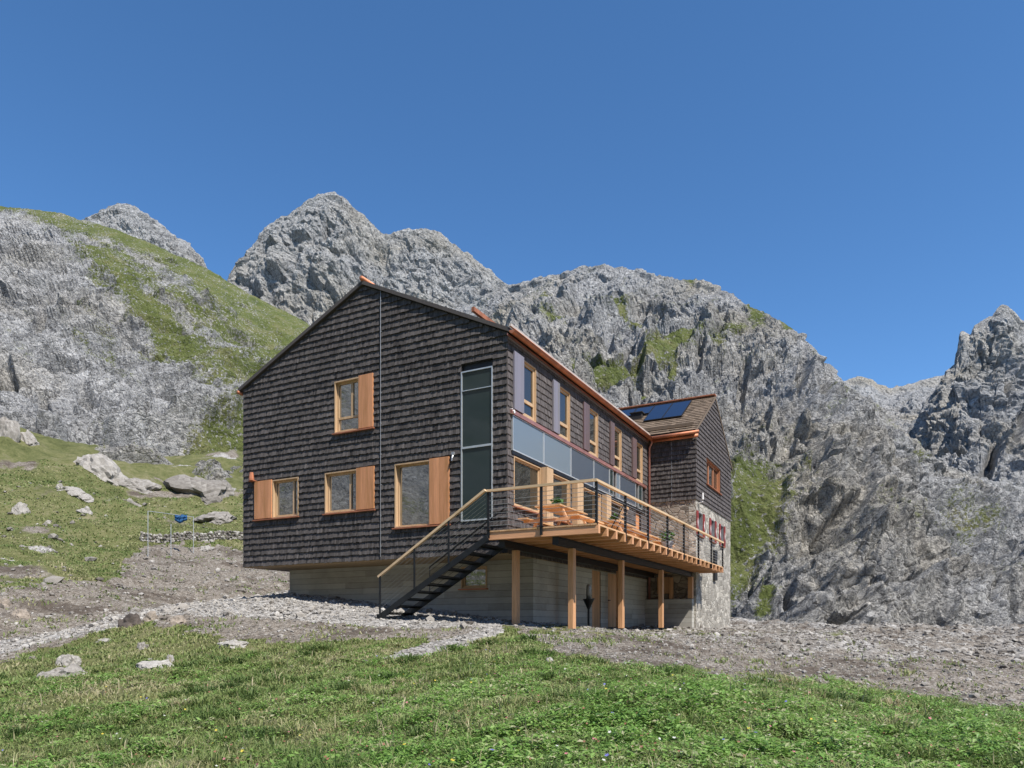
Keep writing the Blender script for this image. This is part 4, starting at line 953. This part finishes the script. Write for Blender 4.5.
M['stone_brown'] = mat_plain('brown_grey_boulder', (.25, .21, .17), .9, 0, .4, 4, .03)
BV, BF = ico(4)
def boulder(label, px, py, wpx, hpx, mat='stone', flat=1.0, tone=.6, seed=0, name='boulder', yaw=None, group='boulders and rock slabs around the hut', rough=1.0, depth=.8):
    X, Y, Z = hit(px, py)
    w, h = wpx / F * Y / 2, hpx / F * Y
    P = BV + seed * 3.7
    d = 1 + rough * (.42 * facets(P * 1.1, seed)[0] + .16 * facets(P * 2.6, seed + 1)[0] + .06 * facets(P * 7, seed + 2)[0])
    V = BV * d[:, None]; V[:, 2] = np.where(V[:, 2] < 0, V[:, 2] * .35, V[:, 2])
    V = V + .05 * np.stack([fbm(P * 3 + k * 9, 3, 5) for k in range(3)], 1)
    V = V / np.array([abs(V[:, 0]).max(), abs(V[:, 1]).max(), V[:, 2].max()]) * np.array([w, w * depth, h * flat])
    t = random.uniform(-.4, .4) if yaw is None else yaw
    c, s = math.cos(t), math.sin(t); V = np.c_[V[:, 0] * c - V[:, 1] * s, V[:, 0] * s + V[:, 1] * c, V[:, 2]]
    dirv = np.array([X, Y]) / math.hypot(X, Y) * w * .5
    X2, Y2 = X + dirv[0], Y + dirv[1]
    V[:, 2] += (sample(X2 + V[:, 0], Y2 + V[:, 1])[0] - ground_at(X2, Y2)) * .8      # bedded on the slope
    o = npmesh(name, V, BF, M[mat], {'tone': ('FACE', np.clip(tone + .25 * RNG.standard_normal(len(BF)) * .4, 0, 1))}, False)
    o.location = (X2, Y2, ground_at(X2, Y2) - .14 * h)
    return tag(o, label, 'rock', group)
boulder('dark brown boulder lying at the edge of the pale gravel path', 131, 627, 30, 15, 'stone_dark', seed=1, depth=.7)
boulder('small dark block close beside the large dark boulder on the path edge', 150, 622, 16, 10, 'stone_brown', seed=2)
boulder('flat pale slab right of the dark boulder on the gravel path', 170, 612, 24, 5, seed=3)
boulder('low layered brown grey stone right of the dark boulder below the flat slab', 175, 624, 22, 8, 'stone_brown', seed=4)
boulder('rounded pale rock topping the rubble heap in the grass at lower left', 70, 667, 26, 13, seed=5, tone=.62)
boulder('broad grey rock of the rubble heap in the grass at lower left', 62, 677, 50, 15, seed=6, tone=.5)
boulder('small light stone at the left end of the rubble heap in the grass', 44, 677, 12, 6, seed=7, tone=.62)
boulder('long low pale rock slab in the grass right of the rubble heap', 152, 668, 46, 10, seed=8, tone=.75)
boulder('small pointed pale stone at the end of the long slab in the grass', 170, 662, 9, 8, seed=9, tone=.66)
boulder('flat white stone in the grass just below the gravel path', 104, 642, 16, 4, seed=10, tone=.66)
boulder('low pale rocks in the grass below the dirt near the house', 232, 648, 34, 8, seed=11, tone=.7)
boulder('grey stone in the grass between the path and the long pale slab', 142, 650, 12, 9, seed=12, tone=.5)
boulder('white boulder standing alone on the left meadow', 85, 514, 19, 9, seed=13, tone=.7)
boulder('pale boulder with dark foot at the left of the meadow', 20, 514, 18, 12, seed=14, tone=.7)
boulder('small white stone on the meadow above the lone boulder', 60, 489, 10, 7, seed=15, tone=.7)
boulder('tiny white stone on the meadow below the left boulder', 48, 524, 7, 4, seed=16, tone=.7)
boulder('grey boulder at the upper left edge of the meadow', 6, 436, 30, 22, seed=17, tone=.5)
boulder('pale boulder beside the grey one at the meadow top', 28, 444, 22, 12, seed=18, tone=.62)
boulder('big bright white rock outcrop slanting down the meadow', 100, 478, 56, 22, seed=19, tone=.62, yaw=-.3, name='rock_outcrop')
boulder('pale grey outcrop right of the bright white one', 137, 490, 46, 12, seed=20, tone=.5, name='rock_outcrop')
boulder('light outcrop on the grass above the grey slabs', 155, 464, 24, 9, seed=21, tone=.55, name='rock_outcrop')
boulder('large rounded grey outcrop on the meadow beside the black house', 204, 498, 74, 19, seed=22, tone=.35, name='rock_outcrop', rough=.7)
boulder('pale outcrop in the grass upper left of the house wall', 182, 458, 30, 8, seed=23, tone=.55, name='rock_outcrop')
boulder('low grey outcrop behind the dry stone wall', 215, 522, 46, 10, seed=24, tone=.42, name='rock_outcrop')
boulder('flat pale stones on the meadow slope under the white outcrop', 78, 498, 34, 6, seed=25, tone=.62)
boulder('narrow white stone on the lower meadow near the fence posts', 207, 551, 16, 4, seed=26, tone=.66)
boulder('white stone at the grass edge in front of the terrace posts', 549, 662, 10, 5, seed=27, tone=.7)
boulder('rounded stone on the gravel right of the stone house', 781, 650, 14, 10, seed=28, tone=.6)
boulder('pale stone on the gravel plateau towards the right edge', 970, 676, 10, 6, seed=29, tone=.62)
boulder('grey stone on the brown edge of the gravel below the right cliff', 885, 668, 14, 6, seed=30, tone=.5)
boulder('brown stone in the dirt left of the path', 22, 618, 20, 8, 'stone_brown', seed=31)
boulder('second brown stone in the dirt at the far left', 4, 606, 14, 8, 'stone_brown', seed=32)
boulder('pale stone on the grass bank in front of the gravel', 737, 684, 14, 5, seed=33, tone=.75)
boulder('light stone on gravel before the concrete plinth', 690, 646, 10, 5, seed=34, tone=.75)

# dry stone wall on the meadow
Xa, Ya, Za_ = hit(142, 541, 20); Xb, Yb, Zb_ = hit(252, 541, 20)
IV, IF = ico(1)
Vs, Fs, Ts = [], [], []; nv = 0
Lw = math.hypot(Xb - Xa, Yb - Ya)
for row in range(4):
    s = 0
    while s < Lw:
        w = random.uniform(.10, .24); t = s / Lw
        q = IV * (1 + .5 * (facets(IV * 1.3 + random.uniform(0, 99), 3)[0])[:, None]) * np.array([w * .62, .16, random.uniform(.08, .13)])
        x, y = Xa + (Xb - Xa) * t, Ya + (Yb - Ya) * t + random.uniform(-.06, .06)
        q = q + np.array([x, y, ground_at(x, y) + .04 + row * .14 + random.uniform(-.03, .03)])
        Vs.append(q); Fs.append(IF + nv); nv += len(q); Ts.append(np.full(len(IF), random.uniform(.05, 1))); s += w * 1.05
tag(npmesh('dry_stone_wall', np.vstack(Vs), np.vstack(Fs), M['stone'], {'tone': ('FACE', np.concatenate(Ts))}), 'low dry stone wall of grey rubble on the meadow left of the house', 'wall')

# drying frame with a blue cloth
px_top = [(148, 557, 511), (171, 557, 524), (193.5, 553, 517)]
T_ = bpy.data.objects.new('drying_frame', None); COL.objects.link(T_); T_['label'] = 'thin grey metal drying frame of three poles on the meadow beside the house'; T_['category'] = 'frame'
tops = []
for i, (px, pb, pt_) in enumerate(px_top):
    X, Y, Z = hit(px, pb, 22)
    if i == 0: T_.location = (X, Y, Z); OFF[T_.name] = (X, Y, Z)
    zt = (HZ - pt_) / F * Y; b = MB(); b.tube([(X, Y, Z - .2), (X, Y, zt)], .019, 6); b.build('pole', M['alu'], T_); tops.append(Vector((X, Y, zt)))
b = MB(); b.tube([tops[0], tops[2]], .016, 6); b.build('crossbar', M['alu'], T_)
p = tops[0].lerp(tops[2], .72)
b = MB(); nx_, nz_ = 14, 8
for j in range(nz_ + 1):
    for i in range(nx_ + 1):
        x = (i / nx_ - .5) * .72; z = -j / nz_ * (.50 - .9 * abs(i / nx_ - .42) ** 1.2 * .5)
        b.v.append((p.x + x, p.y - .06 + .05 * math.sin(i * 1.3 + j * .4) + .03 * math.sin(j * 1.7) - .10 * (j / nz_) * (1 - j / nz_), p.z + .03 + z + .02 * math.sin(i * .9)))
for j in range(nz_):
    for i in range(nx_):
        k = j * (nx_ + 1) + i; b.f.append((k, k + 1, k + nx_ + 2, k + nx_ + 1)); b.t.append(.5)
o = b.build('cloth', M['blue'], None, True); m_ = o.modifiers.new('thick', 'SOLIDIFY'); m_.thickness = .012
tag(o, 'bright blue cloth hanging from the metal drying frame', 'cloth')

# gravel, strewn over the gravelled and the dug-up ground
def strew(n, rmin, rmax, a0, a1):
    r = np.exp(RNG.uniform(math.log(rmin), math.log(rmax), n)); t = np.radians(RNG.uniform(a0, a1, n)); return r * np.sin(t), r * np.cos(t), r
V0, F0 = ico(0)
X, Y, r = strew(150000, 10, 62, -41, 41)
z, g, d = sample(X, Y); keep = RNG.random(len(X)) < np.clip(g * .62 + d * .20 + .004 + ((Y > 27) & (X < 0) & (d < .3)) * .06 * sstep(.05, .45, fbm(np.c_[X, Y, 0 * X] * .3 + 7, 3, 65)), 0, 1)
u, v = uv_of(X, Y); keep &= ~((u > -9.4) & (u < -.05) & (v > 1.6) & (v < 12.3)) & ~((u > -3) & (u < 2) & (v > 12.0) & (v < 19.5)) & ((u < -13) | (v < 13.5) | (u > 0))
X, Y, z, r, g = X[keep], Y[keep], z[keep], r[keep], g[keep]; n = len(X)
size = .020 * np.exp(RNG.normal(0, .45, n)) * np.clip(r / 18, .8, 2.2) * np.where(g > .5, 1.15, 1.1)
size = np.minimum(size * np.where(RNG.random(n) < .02, 2.4, 1), .16) * np.where((Y > 27) & (X < 0) & (g < .3) & (d[keep] < .3), RNG.uniform(1, 2.8, n), 1)
an = RNG.uniform(0, 6.28, n); ca, sa = np.cos(an), np.sin(an)
loc = V0[None] * (1 + .35 * RNG.uniform(-1, 1, (n, 12, 1))) * np.stack([size * RNG.uniform(.8, 1.5, n), size * RNG.uniform(.7, 1.1, n), size * RNG.uniform(.45, .85, n)], 1)[:, None]
Vp = np.stack([loc[..., 0] * ca[:, None] - loc[..., 1] * sa[:, None] + X[:, None], loc[..., 0] * sa[:, None] + loc[..., 1] * ca[:, None] + Y[:, None], loc[..., 2] + (z + size * .2)[:, None]], 2)
Fp = F0[None] + (np.arange(n) * 12)[:, None, None]
tone = np.clip(RNG.normal(.68, .22, n) - .20 * (g < .62), 0, 1)
tag(npmesh('gravel', Vp.reshape(-1, 3), Fp.reshape(-1, 3), M['stone'], {'tone': ('FACE', np.repeat(tone, 20))}), kind='stuff')

# ------------------------------------------------------------------ grass and meadow plants
def mat_blade():
    m, n, p = newmat('meadow_blade')
    c = ramp(n, attr(n, 'hue'), [(.0, (.085, .140, .040)), (.3, (.165, .235, .068)), (.5, (.250, .300, .105)), (.72, (.35, .345, .165)), (1.0, (.52, .45, .29))])
    n.links.new(c, p.inputs['Base Color']); p.inputs['Roughness'].default_value = .55; p.inputs['Specular IOR Level'].default_value = .3
    tr = N(n, 'ShaderNodeBsdfTranslucent'); n.links.new(c, tr.inputs[0])
    mx = N(n, 'ShaderNodeMixShader'); mx.inputs[0].default_value = .35; n.links.new(p.outputs[0], mx.inputs[1]); n.links.new(tr.outputs[0], mx.inputs[2])
    n.links.new(mx.outputs[0], n.nodes['Material Output'].inputs[0]); return m
M['blade'] = mat_blade()
def blocked(X, Y):
    u, v = uv_of(X, Y)
    return ((u > -9.6) & (u < 3) & (v > -1.3) & (v < 19)) | (Y < 3.2)
def grass(name, n, rmin, rmax, a0, a1, hmul, wpx, segs=2):
    X, Y, r = strew(n, rmin, rmax, a0, a1); z, g, d = sample(X, Y)
    P = np.c_[X, Y, np.zeros_like(X)]
    patch = fbm(P * .55, 3, 301); fine = fbm(P * 2.2, 3, 302); dry = fbm(P * .38 + 40, 3, 303) + .35 * fbm(P * 1.7, 2, 304)
    bare = np.maximum(g, d)
    keep = (RNG.random(len(X)) < np.where(bare > .35, np.clip(.05 + .9 * (patch + fine - .25), .012, .5) * (1 - g), np.clip(.72 + fine * 1.7, .04, 1))) & ~blocked(X, Y)
    X, Y, r, z, patch, fine, dry = [q[keep] for q in (X, Y, r, z, patch, fine, dry)]; n = len(X)
    # blades stand in small tufts
    tx = np.floor(X / .11) ; ty = np.floor(Y / .11); h1 = _u(_hash(tx.astype(np.int64), ty.astype(np.int64), tx.astype(np.int64) * 0, 9), 1)
    H = hmul * (.040 + .060 * np.clip(.5 + patch, 0, 1.4) + .05 * h1 * np.clip(.5 + fine, 0, 1)) * RNG.uniform(.55, 1.35, n)
    tall = RNG.random(n) < .006; H = np.where(tall, H * 2.1, H)
    w = np.maximum(.0035, wpx / F * Y) * RNG.uniform(.7, 1.3, n)
    az = RNG.uniform(0, 6.28, n); lean = RNG.uniform(.25, 1.25, n) * np.where(tall, .35, 1); dx, dy = np.cos(az), np.sin(az); sx, sy = -dy, dx
    fa = RNG.uniform(0, 6.28, n); sx, sy = np.cos(fa), np.sin(fa)
    z = z - .01
    base = np.stack([X, Y, z], 1); side = np.stack([sx, sy, np.zeros(n)], 1) * (w / 2)[:, None]; dd = np.stack([dx, dy, np.zeros(n)], 1)
    mid = base + dd * (H * lean * .35)[:, None] + np.stack([0 * H, 0 * H, H * .62], 1); tip = base + dd * (H * lean)[:, None] + np.stack([0 * H, 0 * H, H * (1 - .35 * lean)], 1)
    Vb = np.stack([base - side, base + side, mid + side * .8, mid - side * .8, tip], 1).reshape(-1, 3); k = (np.arange(n) * 5)[:, None]
    Fb = np.concatenate([k + np.array([[0, 1, 2]]), k + np.array([[0, 2, 3]]), k + np.array([[3, 2, 4]])], 1).reshape(-1, 3)
    hue = np.clip(.52 + .60 * dry + .10 * (h1 - .5) + RNG.normal(0, .11, n) - .12 * patch + np.where(tall, .35, 0), 0, 1)
    return tag(npmesh(name, Vb, Fb, M['blade'], {'hue': ('FACE', np.repeat(hue, 3))}), kind='stuff')
grass('grass', 460000, 3.6, 24, -42, 42, 1.0, 1.25)
grass('grass', 150000, 22, 66, -42, -12, 1.2, 1.2)

# coarse tussocks that stand above the turf
X, Y, r = strew(700, 3.8, 17, -42, 42); z, g, d = sample(X, Y); kp = (np.maximum(g, d) < .3) & ~blocked(X, Y); X, Y, z = X[kp], Y[kp], z[kp]; nc = len(X); nb_ = 110
cs = RNG.uniform(.5, 1.3, nc); ch = np.clip(RNG.normal(.42, .22, nc), .05, 1)
rp = lambda q: np.repeat(q, nb_)
n = nc * nb_; az = RNG.uniform(0, 6.28, n); rd_ = np.abs(RNG.normal(0, .07, n)) * rp(cs); bx, by = rp(X) + np.cos(az) * rd_ * 1.6, rp(Y) + np.sin(az) * rd_
H = rp(cs) * RNG.uniform(.07, .20, n); ln_ = RNG.uniform(.3, 1.3, n); w = np.maximum(.004, 1.3 / F * rp(Y)); fa = RNG.uniform(0, 6.28, n)
base = np.stack([bx, by, sample(bx, by)[0] - .01], 1); side = np.stack([np.cos(fa), np.sin(fa), 0 * fa], 1) * (w / 2)[:, None]; dd = np.stack([np.cos(az), np.sin(az), 0 * az], 1)
mid = base + dd * (H * ln_ * .35)[:, None] + np.stack([0 * H, 0 * H, H * .65], 1); tip = base + dd * (H * ln_)[:, None] + np.stack([0 * H, 0 * H, H * (1.05 - .45 * ln_)], 1)
Vb = np.stack([base - side, base + side, mid + side * .8, mid - side * .8, tip], 1).reshape(-1, 3); k = (np.arange(n) * 5)[:, None]
Fb = np.concatenate([k + np.array([[0, 1, 2]]), k + np.array([[0, 2, 3]]), k + np.array([[3, 2, 4]])], 1).reshape(-1, 3)
tag(npmesh('tussocks', Vb, Fb, M['blade'], {'hue': ('FACE', np.repeat(np.clip(rp(ch) + RNG.normal(0, .1, n), 0, 1), 3))}), kind='stuff')

def mat_leafy():
    m, n, p = newmat('weed_leaf')
    c = ramp(n, attr(n, 'hue'), [(.0, (.075, .145, .030)), (.4, (.160, .300, .055)), (.75, (.260, .395, .100)), (1.0, (.42, .40, .24))])
    n.links.new(c, p.inputs['Base Color']); p.inputs['Roughness'].default_value = .45
    tr = N(n, 'ShaderNodeBsdfTranslucent'); n.links.new(c, tr.inputs[0])
    mx = N(n, 'ShaderNodeMixShader'); mx.inputs[0].default_value = .35; n.links.new(p.outputs[0], mx.inputs[1]); n.links.new(tr.outputs[0], mx.inputs[2])
    n.links.new(mx.outputs[0], n.nodes['Material Output'].inputs[0]); return m
M['leafy'] = mat_leafy()
X, Y, r = strew(52000, 3.6, 16, -42, 42); z, g, d = sample(X, Y); P = np.c_[X, Y, np.zeros_like(X)]
pn = fbm(P * .6, 3, 311) + .45 * np.exp(-((X - 1.8) / 3.0) ** 2 - ((Y - 6.8) / 2.4) ** 2) + .12 * np.clip(X / 5, -1, 1)
keep = (RNG.random(len(X)) < sstep(-.45, .40, pn)) & (np.maximum(g, d) < .3)
X, Y, z, pn = X[keep], Y[keep], z[keep], pn[keep]; nc = len(X); L = 11
cx = np.repeat(X, L) + RNG.normal(0, .045, nc * L); cy = np.repeat(Y, L) + RNG.normal(0, .045, nc * L); hh = np.repeat(.05 + .11 * np.clip(pn + .4, 0, 1.2) * RNG.uniform(.5, 1.2, nc), L) * RNG.uniform(.3, 1.1, nc * L) * np.repeat(np.clip(.75 + 1.5 * fbm(P[keep] * 2.6, 2, 319), .25, 2.0), L)
cz = sample(cx, cy)[0] + hh; n = len(cx)
az = RNG.uniform(0, 6.28, n); up = RNG.uniform(-.25, .75, n); D = np.stack([np.cos(az) * np.cos(up), np.sin(az) * np.cos(up), np.sin(up)], 1); S_ = np.stack([-np.sin(az), np.cos(az), RNG.uniform(-.5, .5, n)], 1)
ln = RNG.uniform(.011, .028, n) * np.repeat(RNG.choice([.8, 1, 1.7], nc, p=[.42, .38, .2]), L); C = np.stack([cx, cy, cz], 1)
Vl = np.stack([C - D * ln[:, None], C + S_ * (ln * .42)[:, None] + D * (ln * .1)[:, None], C + D * ln[:, None] - np.array([0, 0, .3]) * ln[:, None], C - S_ * (ln * .42)[:, None] + D * (ln * .1)[:, None]], 1).reshape(-1, 3)
Fl = np.arange(n * 4).reshape(-1, 4)
hue = np.clip(np.repeat(RNG.normal(.55, .2, nc) + .25 * np.clip(fbm(P[keep] * .5 + 9, 2, 317), -1, 1), L) + RNG.normal(0, .14, n), 0, 1)
tag(npmesh('weeds', Vl, Fl, M['leafy'], {'hue': ('FACE', hue)}), kind='stuff')
# flowers: small heads of five petals each on a stalk
for nme, c, k in (('yellow', (.50, .40, .04), 45), ('white', (.48, .48, .42), 60), ('blue', (.14, .13, .42), 24), ('pink', (.42, .14, .17), 50), ('rust', (.22, .085, .05), 420)):
    X, Y, r = strew(k * 3, 5, 15, -40, 40); z, g, d = sample(X, Y); kp = np.maximum(g, d) < .3; X, Y, z = X[kp][:k], Y[kp][:k], z[kp][:k]
    b = MB()
    for x, y, zz in zip(X, Y, z):
        h = random.uniform(.08, .20); q = Vector((x, y, zz + h)); s = random.uniform(.006, .012) * (1.2 if nme != 'rust' else 1)
        tx = Vector((random.uniform(-.6, .6), random.uniform(-1, .2), 1)).normalized(); e1 = tx.orthogonal().normalized(); e2 = tx.cross(e1)
        for i in range(5):
            a = i * 1.2566; o1 = e1 * math.cos(a) + e2 * math.sin(a); o2 = e1 * math.cos(a + .6) + e2 * math.sin(a + .6); o3 = e1 * math.cos(a - .6) + e2 * math.sin(a - .6)
            b.face([q, q + o3 * s * .8, q + o1 * s * 1.4 + tx * s * .3, q + o2 * s * .8])
    tag(b.build('wildflowers', mat_plain(nme + '_petal', c, .6, 0, .2, 40)), kind='stuff')
